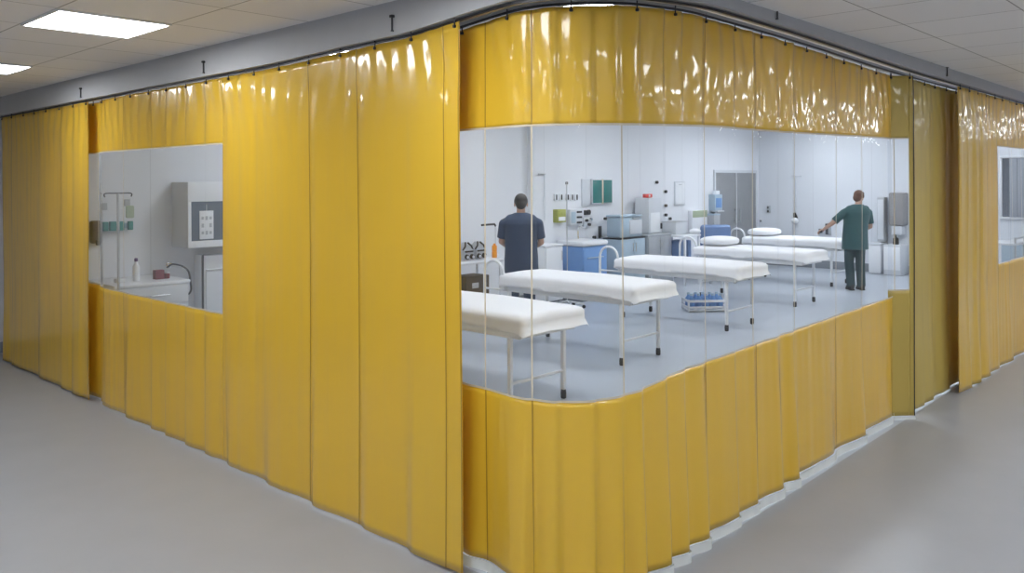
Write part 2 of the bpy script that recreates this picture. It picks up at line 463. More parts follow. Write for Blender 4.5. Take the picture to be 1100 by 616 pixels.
def curtain(name, label, pts, knots_px, amp, seed, zbot, window=None, seams=(), wseams=(), m='yellow',
            hem=False, updown=1, hooks=0.3, ztopf=None, wz=None, cm='clear', edge=None, group=None):
    P = Path(pts)
    kn = [0.0, P.L] + [P.s_of(k) for k in knots_px]
    kn = sorted(set(kn)); kk = [kn[0]]
    for q in kn[1:]:
        if q - kk[-1] > 0.04: kk.append(q)
    # long gaps get extra folds
    full = []
    rnd = random.Random(seed + 99)
    for a, b in zip(kk[:-1], kk[1:]):
        full.append(a)
        n = int((b - a) / 0.8)
        for i in range(1, n + 1): full.append(a + (b - a) * (i + rnd.uniform(-0.15, 0.15)) / (n + 1))
    full.append(kk[-1])
    F = Folds(full, amp, seed, updown=updown)
    t = thing(name, label, 'curtain', (P.at(P.L / 2).x, P.at(P.L / 2).y, 0), 0, group)
    off0 = Vector((P.at(P.L / 2).x, P.at(P.L / 2).y, 0))
    def ztop(q):
        c = P.at(q); return railz(c.x, c.y) - 0.030
    def pos(q, z, off=0.0):
        zt = ztop(q); c = P.at(q); nn = P.nrm(q)
        d = F.f(q, z, zt) + off
        return Vector((c.x + nn.x * d, c.y + nn.y * d, z)) - off0
    def grid(q0, q1, z0, z1, part, mm, off=0.0, nz=None, step=0.012, solid=0.0):
        mb = MB(); ns = max(2, int((q1 - q0) / step)); nz = nz or 24
        V = []
        for i in range(ns + 1):
            q = q0 + (q1 - q0) * i / ns
            a = z0(q) if callable(z0) else z0; b = z1(q) if callable(z1) else z1
            V.append([mb.bm.verts.new(pos(q, a + (b - a) * j / nz, off)) for j in range(nz + 1)])
        for i in range(ns):
            for j in range(nz):
                mb.bm.faces.new((V[i][j], V[i + 1][j], V[i + 1][j + 1], V[i][j + 1]))
        me = bpy.data.meshes.new(part); mb.bm.to_mesh(me); mb.bm.free()
        me.materials.append(M[mm])
        for p in me.polygons: p.use_smooth = True
        o = bpy.data.objects.new(part, me); COL.objects.link(o); o.parent = t
        if solid:
            md = o.modifiers.new('thick', 'SOLIDIFY'); md.thickness = solid; md.offset = 0
        return o
    zb = zbot if callable(zbot) else (lambda q: zbot)
    if window:
        w0, w1 = (P.s_of(window[0]) if window[0] is not None else 0.0), (P.s_of(window[1]) if window[1] is not None else P.L)
        wb, wt = wz
        cx = lambda q: (P.at(q).x, P.at(q).y)
        wbf = lambda q: wb(*cx(q)); wtf = lambda q: wt(*cx(q))
        grid(w0, w1, wtf, ztop, 'upper_panel', m, solid=0.002)
        grid(w0, w1, zb, wbf, 'lower_panel', m, solid=0.002)
        if w0 > 0.02: grid(0, w0, zb, ztop, 'side_panel', m, nz=64, solid=0.002)
        if w1 < P.L - 0.02: grid(w1, P.L, zb, ztop, 'side_panel', m, nz=64, solid=0.002)
        grid(w0, w1, wbf, wtf, 'clear_window', cm, nz=20)
        grid(w0, w1, lambda q: wbf(q) - 0.006, lambda q: wbf(q) + 0.004, 'weld_strip', 'cream', off=0.003, nz=1)
        grid(w0, w1, lambda q: wtf(q) - 0.004, lambda q: wtf(q) + 0.006, 'weld_strip', 'cream', off=0.003, nz=1)
        for px in wseams:
            q = P.s_of(px); wd = 0.004
            grid(max(w0, q - wd), min(w1, q + wd), wbf, wtf, 'window_seam', 'cream', off=0.004, nz=20, step=0.004)
    else:
        grid(0, P.L, zb, ztop, 'vinyl_panel', m, nz=64, solid=0.002)
    for px in seams:
        q = P.s_of(px); wd = 0.0035
        if window and w0 < q < w1:
            grid(q - wd, q + wd, zb, lambda q: wbf(q) - 0.006, 'seam', 'seam', off=0.003, nz=20, step=0.0035)
            grid(q - wd, q + wd, lambda q: wtf(q) + 0.006, ztop, 'seam', 'seam', off=0.003, nz=14, step=0.0035)
        else:
            grid(q - wd, q + wd, zb, ztop, 'seam', 'seam', off=0.003, nz=40, step=0.0035)
    if edge is not None:
        q = P.L if edge > 0 else 0.0
        a, b = (q - 0.008, q) if edge > 0 else (0, 0.008)
        grid(a, b, zb, ztop, 'edge_binding', 'dark' if abs(edge) > 1 else 'seam', off=0.004, nz=60, step=0.004)
    if hem:
        grid(0.0, P.L, 0.004, zb, 'clear_hem', 'hem', off=0.012, nz=3)
    n = max(1, int(P.L / hooks))
    for i in range(n + 1):
        q = 0.03 + (P.L - 0.06) * i / n
        p = pos(q, ztop(q)); nn = P.nrm(q)
        h = MB()
        h.cyl(p + Vector((nn.x * 0.005, nn.y * 0.005, -0.022)), p + Vector((nn.x * 0.005, nn.y * 0.005, 0.025)), 0.0035, seg=8)
        h.box(p + Vector((nn.x * 0.006, nn.y * 0.006, -0.018)), (0.014, 0.014, 0.014), 0.003)
        h.build('hook', 'dark', t)
    return t, P

WZL = (lambda x, y: 0.985, lambda x, y: 2.11)
def wbC(x, y): return 0.87 + 0.06 * smooth((x - 2.7) / 0.8) + 0.02 * smooth((x - 3.5) / 3)
def wtC(x, y): return 2.10 + 0.03 * smooth((x - 2.8) / 1.2) + 0.035 * smooth((x - 4) / 3)

# A: plain curtain far left
yA0 = yat(3, 2.64); yA1 = yat(95.5, 2.64)
curtain('plain_curtain', 'plain yellow vinyl curtain hanging at far left, short of the wall', chain([(2.64, yA0), (2.64, yA1)]),
        [12, 40, 66, 78], 0.035, 3, 0.015, seams=[66], updown=-1, edge=1)
# B: big left curtain with square window
yB1 = yat(495, 2.635)
yBf = yat(107, 2.68)
curtain('windowed_curtain', 'long yellow vinyl curtain on the left with square clear window at its far end',
        chain([(2.71, yBf + 0.55)], [(2.725, yBf + 0.05)], [(2.685, yBf)], [(2.66, yBf - 0.3), (2.66, yB1 + 1.0), (2.635, yB1)]),
        [133, 163, 178, 199, 219, 242, 283, 333, 385], 0.035, 11, lambda q: 0.015,
        window=(None, 239.5), seams=[133, 333, 385, 478], wseams=[107, 134], updown=-1, wz=WZL, cm='clear_dim', edge=1)
# C: curved curtain with large window
ptsC = relax(chain([(2.80, 3.25)], [(2.77, 3.0)], arc(2.745 + 0.42, 2.13 + 0.42, 0.42), [(3.9, 2.15), (5.0, 2.17), (6.45, 2.19)]), 4)
PC = Path(ptsC)
xC1 = xat(958, 2.19)
ptsC = [p for p in ptsC if p[0] < xC1] + [(xC1, 2.19)]
curtain('windowed_curtain', 'curved yellow vinyl curtain wrapping the corner with the long clear window onto beds',
        ptsC, [523, 571, 602, 640, 669, 690, 715, 735, 757, 790, 811, 838, 852, 897, 925], 0.05, 21, lambda q: 0.055,
        window=(None, None), seams=[523, 571, 757, 811, 897], wseams=[523, 571, 669, 757, 807, 853, 897, 925],
        hem=True, updown=1, wz=(wbC, wtC))
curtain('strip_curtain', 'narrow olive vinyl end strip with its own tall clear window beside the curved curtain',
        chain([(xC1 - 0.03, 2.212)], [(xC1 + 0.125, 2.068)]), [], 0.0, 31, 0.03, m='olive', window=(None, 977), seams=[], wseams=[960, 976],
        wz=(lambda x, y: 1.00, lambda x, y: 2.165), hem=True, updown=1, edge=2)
# D: dull olive panel between
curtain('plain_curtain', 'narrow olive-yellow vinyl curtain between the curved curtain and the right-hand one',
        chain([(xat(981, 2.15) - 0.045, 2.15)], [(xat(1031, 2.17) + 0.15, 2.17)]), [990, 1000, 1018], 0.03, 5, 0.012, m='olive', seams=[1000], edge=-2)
# E: right-hand curtain with window
xE0 = xat(1031, 2.02)
curtain('windowed_curtain', 'yellow vinyl curtain at right edge of the photo with clear window showing blinds',
        chain([(xE0, 2.03)], [(12.3, 2.03)]), [1040, 1050, 1060, 1072, 1085], 0.045, 17, 0.012,
        window=(1072, None), seams=[1052, 1060], wseams=[1073, 1087, 1096], wz=(lambda x, y: 1.02, lambda x, y: 2.17), edge=-1, cm='clear_dim')

# ------------------------------------------------------------------ examination beds
def rrect(hx, hy, r, n=6):
    pts = []
    for cx, cy, a0 in ((hx - r, hy - r, 0), (-hx + r, hy - r, PI / 2), (-hx + r, -hy + r, PI), (hx - r, -hy + r, 1.5 * PI)):
        for i in range(n + 1):
            a = a0 + PI / 2 * i / n; pts.append((cx + r * math.cos(a), cy + r * math.sin(a)))
    out = []
    m = len(pts)
    for i in range(m):
        a, b = pts[i], pts[(i + 1) % m]
        d = math.dist(a, b); k = max(1, int(d / 0.08))
        for j in range(k): out.append((a[0] + (b[0] - a[0]) * j / k, a[1] + (b[1] - a[1]) * j / k))
    return out
def make_mattress(seed=1, hy=0.94, yc=-0.04, hx=0.395, zt=0.815):
    rnd = random.Random(seed); mb = MB(); rs = []
    base = rrect(hx, hy, 0.06); n = len(base)
    ph = [rnd.uniform(0, 6.28) for _ in range(6)]
    lv = [(0.02, 0.0, 'flat'), (0.35, 0.0, 't'), (0.7, -0.002, 't'), (0.88, -0.008, 't'), (0.96, -0.022, 't'), (1.0, -0.045, 's'), (1.0, -0.075, 's'), (1.004, -0.11, 's'), (1.012, -0.145, 'h')]
    for sc, dz, kd in lv:
        ring = []
        for i, (x, y) in enumerate(base):
            fx = x - (0 if abs(x) < 1e-6 else math.copysign(hx * (1 - sc), x) if True else 0) if kd != 't' and kd != 'flat' else x * sc
            if kd in ('t', 'flat'):
                X = x * sc if sc < 0.8 else x - math.copysign(min(abs(x), hx * (1 - sc)), x)
                Y = y * sc if sc < 0.8 else y - math.copysign(min(abs(y), hx * (1 - sc)), y)
            else:
                X, Y = x * sc, y * (1 + (sc - 1) * 0.45)
            z = zt + dz
            foot = smooth((-y - hy * 0.9) / (hy * 0.1))
            if kd == 'h':
                z += 0.006 * math.sin(i * 0.55 + ph[0]) + 0.004 * math.sin(i * 1.3 + ph[1]) + 0.006 - foot * 0.012
                corner = smooth((abs(x) / hx - 0.8) / 0.2) * foot
                z -= corner * (0.05 if x > 0 else 0.02); Y -= foot * 0.03; X += math.copysign(0.03 * corner, x)
            else:
                z += 0.004 * math.sin(X * 9 + ph[2]) * math.sin(Y * 4 + ph[3])
            ring.append(Vector((X, Y + yc, z)))
        rs.append(ring)
    mb.rings(rs, cap=False)
    mb.bm.faces.new([v for v in list(mb.bm.verts)[:n]])
    # closed underside
    vs = list(mb.bm.verts)[-n:]
    und = [mb.bm.verts.new((v.co.x * 0.93, (v.co.y - yc) * 0.97 + yc, zt - 0.148)) for v in vs]
    for i in range(n):
        mb.bm.faces.new((vs[i], vs[(i + 1) % n], und[(i + 1) % n], und[i]))
    mb.bm.faces.new(und)
    return mb
def make_bed(label, loc, rz=0.0):
    t = thing('examination_bed', label, 'bed', loc, rz, 'white examination beds in a row')
    f = MB()
    for sx in (-1, 1): f.box((sx * 0.33, -0.02, 0.63), (0.03, 1.74, 0.045), 0.005)
    for y in (-0.885, -0.45, 0.0, 0.45, 0.845): f.box((0, y, 0.63), (0.63, 0.03, 0.035), 0.004)
    f.box((0, 0, 0.656), (0.70, 1.76, 0.012), 0.003)
    f.build('bed_frame', 'white', t)
    make_mattress().build('mattress', 'sheet', t, ang=80)
    for sy in (-1, 1):
        for sx in (-1, 1):
            l = MB().box((sx * 0.33, sy * 0.77, 0.345), (0.036, 0.036, 0.54), 0.006).build('leg', 'white', t)
            MB().lathe([(0.016, 0.0), (0.024, 0.006), (0.025, 0.05), (0.021, 0.078), (0.01, 0.08)], (sx * 0.33, sy * 0.77, 0), 12).build('rubber_foot', 'rubber', l)
        MB().cyl((-0.32, sy * 0.77, 0.24), (0.32, sy * 0.77, 0.24), 0.013).build('cross_bar', 'white', t)
    # head hoop: tubes rising from the frame, over and down again
    pts = [(-0.345, 0.80, 0.63), (-0.36, 0.825, 0.72)]
    for k in range(13):
        a = PI * (1 - k / 12)
        pts.append((-0.36, 0.985 + 0.15 * math.cos(a), 0.80 + 0.15 * math.sin(a)))
    pts += [(-0.36, 1.135, 0.66), (-0.36, 1.135, 0.30)]
    MB().tube(pts, 0.017, 12).build('hoop', 'white', t)
    for z in (0.62, 0.33):
        MB().cyl((-0.36, 1.135, z), (-0.33, 0.77, z), 0.012).build('hoop_bar', 'white', t)
    return t
BEDS = [((5.07, 5.24), 'nearest white examination bed, its head cut off by left yellow curtain'),
        ((7.08, 5.60), 'second white examination bed, in front of the person in navy'),
        ((9.47, 5.74), 'third white examination bed, with the blue bottle crate behind its legs'),
        ((11.87, 5.95), 'fourth white examination bed, pillow at its head, third bed before it'),
        ((14.45, 6.45), 'farthest white examination bed, its foot beside the person in green')]
b0 = make_bed(BEDS[0][1], (*BEDS[0][0], 0))
for (x, y), lab in BEDS[1:]:
    c = copy_tree(b0); c.location = (x, y, 0); c['label'] = lab
for bx, by, lab in ((11.87, 5.95, 'soft white pillow at the head of the fourth bed'), (14.45, 6.45, 'soft white pillow at the head of the farthest bed')):
    o = MB().ell((0, 0, 0), (0.33, 0.27, 0.075), p=0.75, su=28, sv=14).build('pillow', 'sheet', ang=80)
    o.location = (bx, by + 0.62, 0.882); tag(o, lab, 'pillow', 'bed pillows')

# ------------------------------------------------------------------ people
def finalize(mb, name, m, parent, voxel=0.008, smooth_it=4, ang=180):
    me = bpy.data.meshes.new(name + '_src'); bmesh.ops.recalc_face_normals(mb.bm, faces=mb.bm.faces)
    mb.bm.to_mesh(me); mb.bm.free()
    o = bpy.data.objects.new(name, me); COL.objects.link(o)
    r = o.modifiers.new('r', 'REMESH'); r.mode = 'VOXEL'; r.voxel_size = voxel
    if smooth_it:
        s = o.modifiers.new('s', 'SMOOTH'); s.factor = 0.5; s.iterations = smooth_it
    dg = bpy.context.evaluated_depsgraph_get(); dg.update()
    nm = bpy.data.meshes.new_from_object(o.evaluated_get(dg))
    o.modifiers.clear(); o.data = nm; nm.name = name
    for p in nm.polygons: p.use_smooth = True
    nm.materials.clear(); nm.materials.append(M[m])
    o.parent = parent
    return o
def limb(mb, pts, rad, seg=16):
    # tapered limb with rounded joints
    for i in range(len(pts) - 1):
        mb.cyl(pts[i], pts[i + 1], rad[i], rad[i + 1], seg)
    for p, r in zip(pts, rad): mb.ell(p, (r, r, r), su=14, sv=10)
def hand(mb, wrist, d, palm_n, thumb_side, sc=1.0, curl=0.5):
    d = Vector(d).normalized(); n = Vector(palm_n); n = (n - d * n.dot(d)).normalized(); s = d.cross(n) * thumb_side
    w = Vector(wrist)
    R = Matrix((s, d, n)).transposed()
    mb.ell(w + d * 0.05 * sc, (0.040 * sc, 0.055 * sc, 0.016 * sc), R, p=0.8)
    for i, (o_, L) in enumerate(((0.034, 0.076), (0.012, 0.086), (-0.011, 0.080), (-0.033, 0.064))):
        p = w + d * 0.088 * sc + s * o_ * sc; pts = [p - d * 0.02]; a = 0.15
        for k in range(3):
            a += curl * (0.6 if k == 0 else 0.8)
            p = p + (d * math.cos(a) + n * math.sin(a)) * (L * sc * (0.42, 0.33, 0.25)[k]); pts.append(p)
        limb(mb, pts, [0.0092 * sc, 0.0085 * sc, 0.008 * sc, 0.007 * sc], 8)
    p = w + d * 0.02 * sc + s * 0.028 * sc
    limb(mb, [p, p + (d * 0.6 + s * 0.6 + n * 0.3) * 0.04 * sc, p + (d * 0.95 + s * 0.75 + n * 0.6) * 0.06 * sc], [0.013 * sc, 0.011 * sc, 0.009 * sc], 8)

def person(label, loc, rz, H, arms, legs, lean=(0, 0), head_turn=0.0, head_tilt=0.0, top='navy', bottom='navy', hairm='hair', long_hair=False, width=1.0, hs=1.0):
    """local: +Y forward, X right.  arms = [(shoulder out, elbow, wrist, hand dir, palm normal)] for right/left"""
    t = thing('person', label, 'person', loc, rz)
    s = H / 1.75; W = width
    Z = lambda z: z * s
    def T(x, y, z):          # spine lean shifts upper body
        f = smooth((z - 0.9) / 0.7)
        return Vector((x * s + lean[0] * f, y * s + lean[1] * f, z * s))
    body = MB()
    # torso rings
    def torso(mb, grow=0.0, z0=0.86, z1=1.47, flare=0.0):
        prof = [(0.86, 0.165, 0.115, 0.0), (0.95, 0.172, 0.12, -0.005), (1.05, 0.155, 0.11, 0.0), (1.15, 0.158, 0.108, 0.0), (1.27, 0.178, 0.118, 0.0), (1.36, 0.188, 0.115, -0.01), (1.42, 0.165, 0.095, -0.012), (1.465, 0.10, 0.07, -0.012), (1.49, 0.062, 0.058, -0.008)]
        rs = []
        for z, a, b, yo in prof:
            if z < z0 - 1e-6 or z > z1 + 1e-6: continue
            g = grow + flare * smooth((1.2 - z) / 0.35)
            rs.append([T((a * W + g) * math.cos(2 * PI * i / 28), yo + (b * W + g) * math.sin(2 * PI * i / 28), z) for i in range(28)])
        mb.rings(rs)
    torso(body, 0, 0.86, 1.49)
    hipz = 0.90
    for sx, (hipx, knee, ankle) in zip((1, -1), legs):
        hp = Vector((sx * 0.09 * s, 0, hipz * s)); kn = Vector(knee) * s; an = Vector(ankle) * s
        limb(body, [hp, kn, an], [0.088 * s, 0.055 * s, 0.038 * s])
        body.ell(kn.lerp(an, 0.3) + Vector((0, -0.02 * s, 0)), (0.052 * s, 0.056 * s, 0.11 * s))
        body.ell(an + Vector((0, 0.05 * s, -0.045 * s)), (0.042 * s, 0.115 * s, 0.035 * s))
    for sx, (sh, el, wr, hd, pn) in zip((1, -1), arms):
        S = T(*sh); E = T(*el); Wr = T(*wr)
        limb(body, [T(sx * 0.12 * W, -0.01, 1.42), S, E, Wr], [0.06 * s, 0.056 * s, 0.040 * s, 0.027 * s])
        hand(body, Wr, hd, pn, 1 if sx > 0 else -1, s)
    # neck + head
    nb = T(0, -0.005, 1.45); hc = T(0, 0.0, 1.635)
    hc = hc + Vector((math.sin(head_turn) * -0.02, 0.015, 0)) * s + Vector((head_tilt * 0.1, 0.01, -0.005)) * s
    limb(body, [nb, hc + Vector((0, -0.015, -0.07)) * s], [0.062 * s, 0.055 * s])
    R = Matrix.Rotation(head_turn, 3, 'Z') @ Matrix.Rotation(-0.25, 3, 'X') @ Matrix.Rotation(head_tilt, 3, 'Y')
    hp = lambda x, y, z: hc + R @ (Vector((x, y, z)) * s * hs)
    body.ell(hp(0, -0.008, 0.02), (0.076 * s, 0.094 * s, 0.094 * s), R)
    body.ell(hp(0, 0.022, -0.045), (0.058 * s, 0.066 * s, 0.072 * s), R)
    body.ell(hp(0, 0.060, -0.090), (0.032 * s, 0.024 * s, 0.024 * s), R)
    body.cyl(hp(0, 0.085, 0.012), hp(0, 0.108, -0.034), 0.009 * s, 0.015 * s, 10)
    body.ell(hp(0, 0.092, -0.064), (0.024 * s, 0.008 * s, 0.009 * s), R)
    for sx in (-1, 1):
        body.ell(hp(sx * 0.077, -0.008, -0.012), (0.010 * s, 0.018 * s, 0.032 * s), R)
        body.ell(hp(sx * 0.033, 0.078, 0.022), (0.022 * s, 0.012 * s, 0.008 * s), R)
    bo = finalize(body, 'body', 'skin', t, 0.0045, 2)
    # eyes, mouth
    for sx in (-1, 1):
        ey = MB().ell(hp(sx * 0.032, 0.076, 0.004), (0.0125 * s, 0.011 * s, 0.007 * s), R).build('eye', 'eye', bo)
        MB().ell(hp(sx * 0.032, 0.0845, 0.003), (0.005 * s, 0.004 * s, 0.005 * s), R).build('iris', 'rubber', bo)
        body_lid = MB().ell(hp(sx * 0.032, 0.077, 0.009), (0.014 * s, 0.0125 * s, 0.005 * s), R).build('eyelid', 'skin', bo)
    MB().ell(hp(0, 0.0975, -0.064), (0.021 * s, 0.0045 * s, 0.005 * s), R).build('mouth', 'lip', bo)
    # hair: cap over skull, forehead and face left free
    h = MB()
    h.ell(hp(0, -0.022, 0.042), (0.086 * s, 0.096 * s, 0.090 * s), R)
    h.ell(hp(0, -0.050, -0.012), (0.074 * s, 0.062 * s, 0.075 * s), R)
    h.ell(hp(0, 0.030, 0.088), (0.066 * s, 0.055 * s, 0.036 * s), R)
    for sx in (-1, 1): h.ell(hp(sx * 0.068, -0.006, 0.03), (0.018 * s, 0.045 * s, 0.045 * s), R)
    if long_hair:
        h.ell(hp(0, -0.082, 0.02), (0.05 * s, 0.045 * s, 0.05 * s), R)
    finalize(h, 'hair', hairm, t, 0.006, 3)
    # tunic with short sleeves
    g = MB()
    prof = [(0.72, 0.200, 0.150, 0.0), (0.80, 0.198, 0.148, 0.0), (0.90, 0.196, 0.145, 0.0), (1.05, 0.188, 0.137, 0.0), (1.18, 0.188, 0.133, 0.0), (1.29, 0.198, 0.135, 0.0), (1.37, 0.205, 0.130, -0.01), (1.425, 0.190, 0.112, -0.012), (1.465, 0.140, 0.092, -0.012), (1.495, 0.095, 0.080, -0.010), (1.515, 0.072, 0.070, -0.008)]
    rs = []
    for z, a, b, yo in prof:
        rs.append([T(a * W * math.cos(2 * PI * i / 36) * (1 + 0.012 * math.sin(5 * 2 * PI * i / 36 + z * 3)), yo + b * W * math.sin(2 * PI * i / 36), z) for i in range(36)])
    g.rings(rs)
    for sx, (sh, el, wr, hd, pn) in zip((1, -1), arms):
        S = T(*sh); E = T(*el)
        g.ell(S, (0.070 * s,) * 3); g.cyl(T(sx * 0.07, -0.012, 1.445), S, 0.072 * s, 0.070 * s); g.ell(T(sx * 0.12 * W, -0.01, 1.42), (0.074 * s,) * 3)
        g.cyl(S, S.lerp(E, 0.78), 0.070 * s, 0.068 * s)
    finalize(g, 'tunic', top, t, 0.008, 3)
    # trousers
    g = MB()
    rs = []
    for z, a, b in ((0.84, 0.180, 0.128), (0.95, 0.182, 0.13), (1.02, 0.172, 0.124)):
        rs.append([Vector((a * W * s * math.cos(2 * PI * i / 28), b * s * W * math.sin(2 * PI * i / 28), z * s)) for i in range(28)])
    g.rings(rs)
    for sx, (hipx, knee, ankle) in zip((1, -1), legs):
        hp_ = Vector((sx * 0.085 * s, 0, 0.90 * s)); kn = Vector(knee) * s; an = Vector(ankle) * s
        g.cyl(hp_, kn, 0.100 * s, 0.080 * s, 20); g.ell(kn, (0.080 * s,) * 3)
        e = an + Vector((0, 0, -0.02 * s)); g.cyl(kn, e, 0.080 * s, 0.070 * s, 20); g.ell(hp_, (0.1 * s,) * 3)
    finalize(g, 'trousers', bottom, t, 0.008, 3)
    for sx, (hipx, knee, ankle) in zip((1, -1), legs):
        an = Vector(ankle) * s; g = MB()
        g.ell(an + Vector((0, 0.055 * s, -0.040 * s)), (0.050 * s, 0.135 * s, 0.042 * s))
        g.ell(an + Vector((0, -0.03 * s, -0.02 * s)), (0.048 * s, 0.055 * s, 0.055 * s))
        g.box(an + Vector((0, 0.045 * s, -0.072 * s)), (0.085 * s, 0.24 * s, 0.022 * s), 0.008)
        finalize(g, 'shoe', 'rubber', t, 0.006, 2)
    return t
faceA = -math.atan2(FWD.x, FWD.y)
legsS = [(0.09, (0.105, 0.02, 0.49), (0.115, -0.01, 0.085)), (0.09, (-0.105, 0.02, 0.49), (-0.115, -0.01, 0.085))]
person('person in navy short-sleeved scrubs seen from behind, standing past the second bed',
       (7.67, 7.03, 0), faceA, 1.68,
       [((0.225, -0.01, 1.365), (0.265, 0.03, 1.12), (0.17, 0.24, 1.03), (-0.35, 0.9, -0.1), (-0.3, 0, -1)),
        ((-0.225, -0.01, 1.365), (-0.26, 0.05, 1.13), (-0.16, 0.25, 1.03), (0.35, 0.9, -0.1), (0.3, 0, -1))],
       legsS, head_turn=0.0, width=1.14, hs=1.08)
legsB = [(0.09, (0.10, 0.02, 0.49), (0.11, 0.0, 0.085)), (0.09, (-0.09, 0.03, 0.49), (-0.075, -0.01, 0.085))]
person('person in green scrubs seen from behind, left arm stretched out beside the farthest bed',
       (13.96, 5.22, 0), faceA + 0.0, 1.66,
       [((0.205, 0.0, 1.36), (0.285, 0.05, 1.12), (0.22, 0.24, 1.02), (-0.3, 0.9, -0.2), (-0.5, 0, -1)),
        ((-0.23, 0.0, 1.36), (-0.41, 0.04, 1.17), (-0.48, 0.18, 1.07), (-0.6, 0.7, -0.35), (0, 0.2, -1))],
       legsB, lean=(0.07, 0.05), head_turn=-0.8, head_tilt=0.15, width=1.14, hs=1.05, top='green', bottom='greend', hairm='hairb', long_hair=False)

# ------------------------------------------------------------------ ward furniture
def cabinet(label, x0, x1, y0, y1, z1, m, top='white', doors=2, drawers=0, cat='cabinet', handle='chrome', name='cabinet', topt=0.03, over=0.015):
    cx, cy = (x0 + x1) / 2, (y0 + y1) / 2; w, d = x1 - x0, y1 - y0
    t = thing(name, label, cat, (cx, cy, 0))
    MB().box((0, 0, 0.06 + (z1 - topt - 0.06) / 2), (w, d, z1 - topt - 0.06), 0.004).build('body', m, t)
    MB().box((0, 0.02, 0.03), (w - 0.04, d - 0.06, 0.06)).build('plinth', 'base', t)
    MB().box((0, 0, z1 - topt / 2), (w + 2 * over, d + 2 * over, topt), 0.008).build('worktop', top, t)
    zt = z1 - topt - 0.01
    if drawers:
        hh = 0.17
        for i in range(drawers):
            zc = zt - hh / 2 - i * (hh + 0.008)
            dr = MB().box((0, -d / 2 - 0.009, zc), (w - 0.02, 0.018, hh), 0.004).build('drawer', m, t)
            MB().cyl((-w * 0.2, -d / 2 - 0.04, zc), (w * 0.2, -d / 2 - 0.04, zc), 0.006).box((-w * 0.2, -d / 2 - 0.028, zc), (0.01, 0.024, 0.01)).box((w * 0.2, -d / 2 - 0.028, zc), (0.01, 0.024, 0.01)).build('handle', handle, dr)
        zt -= drawers * (hh + 0.008)
    if doors and zt > 0.3:
        dw = (w - 0.02) / doors
        for i in range(doors):
            xc = -w / 2 + 0.01 + dw * (i + 0.5)
            dd = MB().box((xc, -d / 2 - 0.009, (zt + 0.07) / 2), (dw - 0.006, 0.018, zt - 0.07), 0.004).build('door', m, t)
            hx = xc + (dw / 2 - 0.04) * (1 if i % 2 == 0 else -1)
            MB().cyl((hx, -d / 2 - 0.035, zt - 0.2), (hx, -d / 2 - 0.035, zt - 0.06), 0.006).box((hx, -d / 2 - 0.026, zt - 0.19), (0.01, 0.02, 0.01)).box((hx, -d / 2 - 0.026, zt - 0.07), (0.01, 0.02, 0.01)).build('handle', handle, dd)
    return t

G = YB  # rear wall plane
# --- behind the left square window
cabinet('grey drawer cabinet with pale top seen through the left square window', 2.98, 3.66, 7.72, 8.40, 0.92, 'lgrey', doors=1, drawers=2)
# clutter on it
def bottle(label, x, y, z, h, r, m, cap, cat='bottle', group=None):
    t = thing('bottle', label, cat, (x, y, z), 0, group)
    MB().lathe([(r * 0.9, 0), (r, 0.01), (r, h * 0.62), (r * 0.45, h * 0.78), (r * 0.4, h * 0.86)], seg=16).build('bottle_body', m, t)
    MB().lathe([(r * 0.5, h * 0.85), (r * 0.5, h * 0.98), (r * 0.3, h)], seg=14).build('cap', cap, t)
    return t
bottle('slim white bottle with purple cap on the left cabinet', xat(146, 7.95), 7.95, 0.92, 0.22, 0.032, 'white', 'purple')
MB_ = MB().box((0, 0, 0.045), (0.085, 0.07, 0.09), 0.004)
o = MB_.build('small_box', 'maroon', loc=(xat(170, 7.95), 7.95, 0.92)); tag(o, 'small maroon box on the left cabinet, near its right end', 'box')
t = thing('jar', 'small red jar beside the maroon box on the left cabinet', 'jar', (xat(179, 7.95), 7.95, 0.92))
MB().lathe([(0.025, 0), (0.028, 0.04), (0.024, 0.05)]).build('jar_body', 'maroon', t); MB().lathe([(0.026, 0.05), (0.026, 0.065)]).build('lid', 'white', t)
o = MB().box((0, 0, 0.02), (0.10, 0.07, 0.04), 0.008).build('tissue_pack', 'white', loc=(xat(129, 7.95), 7.95, 0.92)); tag(o, 'small white packet on the left end of the left cabinet', 'packet')
# curved pipe handle right of the cabinet
xt = xat(188, 8.0)
t = thing('suction_hose', 'dark curved hose looping down beside the left cabinet', 'hose', (xat(196, 8.1), 8.1, 0))
hz = [(-0.16, 0, 1.01), (-0.10, 0, 1.04), (0.0, 0, 1.01), (0.06, 0, 0.95), (0.08, 0, 0.85), (0.085, 0, 0.76), (0.05, 0, 0.72), (0.02, 0, 0.76), (0.02, 0, 0.82)]
def spline(pts, n=6):
    P_ = [Vector(p) for p in pts]; out = []
    for i in range(len(P_) - 1):
        a = P_[max(i - 1, 0)]; b = P_[i]; c = P_[i + 1]; d = P_[min(i + 2, len(P_) - 1)]
        for k in range(n):
            u = k / n
            out.append(0.5 * ((2 * b) + (c - a) * u + (2 * a - 5 * b + 4 * c - d) * u * u + (-a + 3 * b - 3 * c + d) * u ** 3))
    out.append(P_[-1]); return out
MB().tube(spline(hz), 0.009, 10).build('hose', 'dark', t)
MB().cyl((0.0, 0.32, 1.0), (0.0, 0.0, 1.0), 0.012).box((0, 0.315, 1.0), (0.06, 0.02, 0.06), 0.005).build('wall_bracket', 'chrome', t)
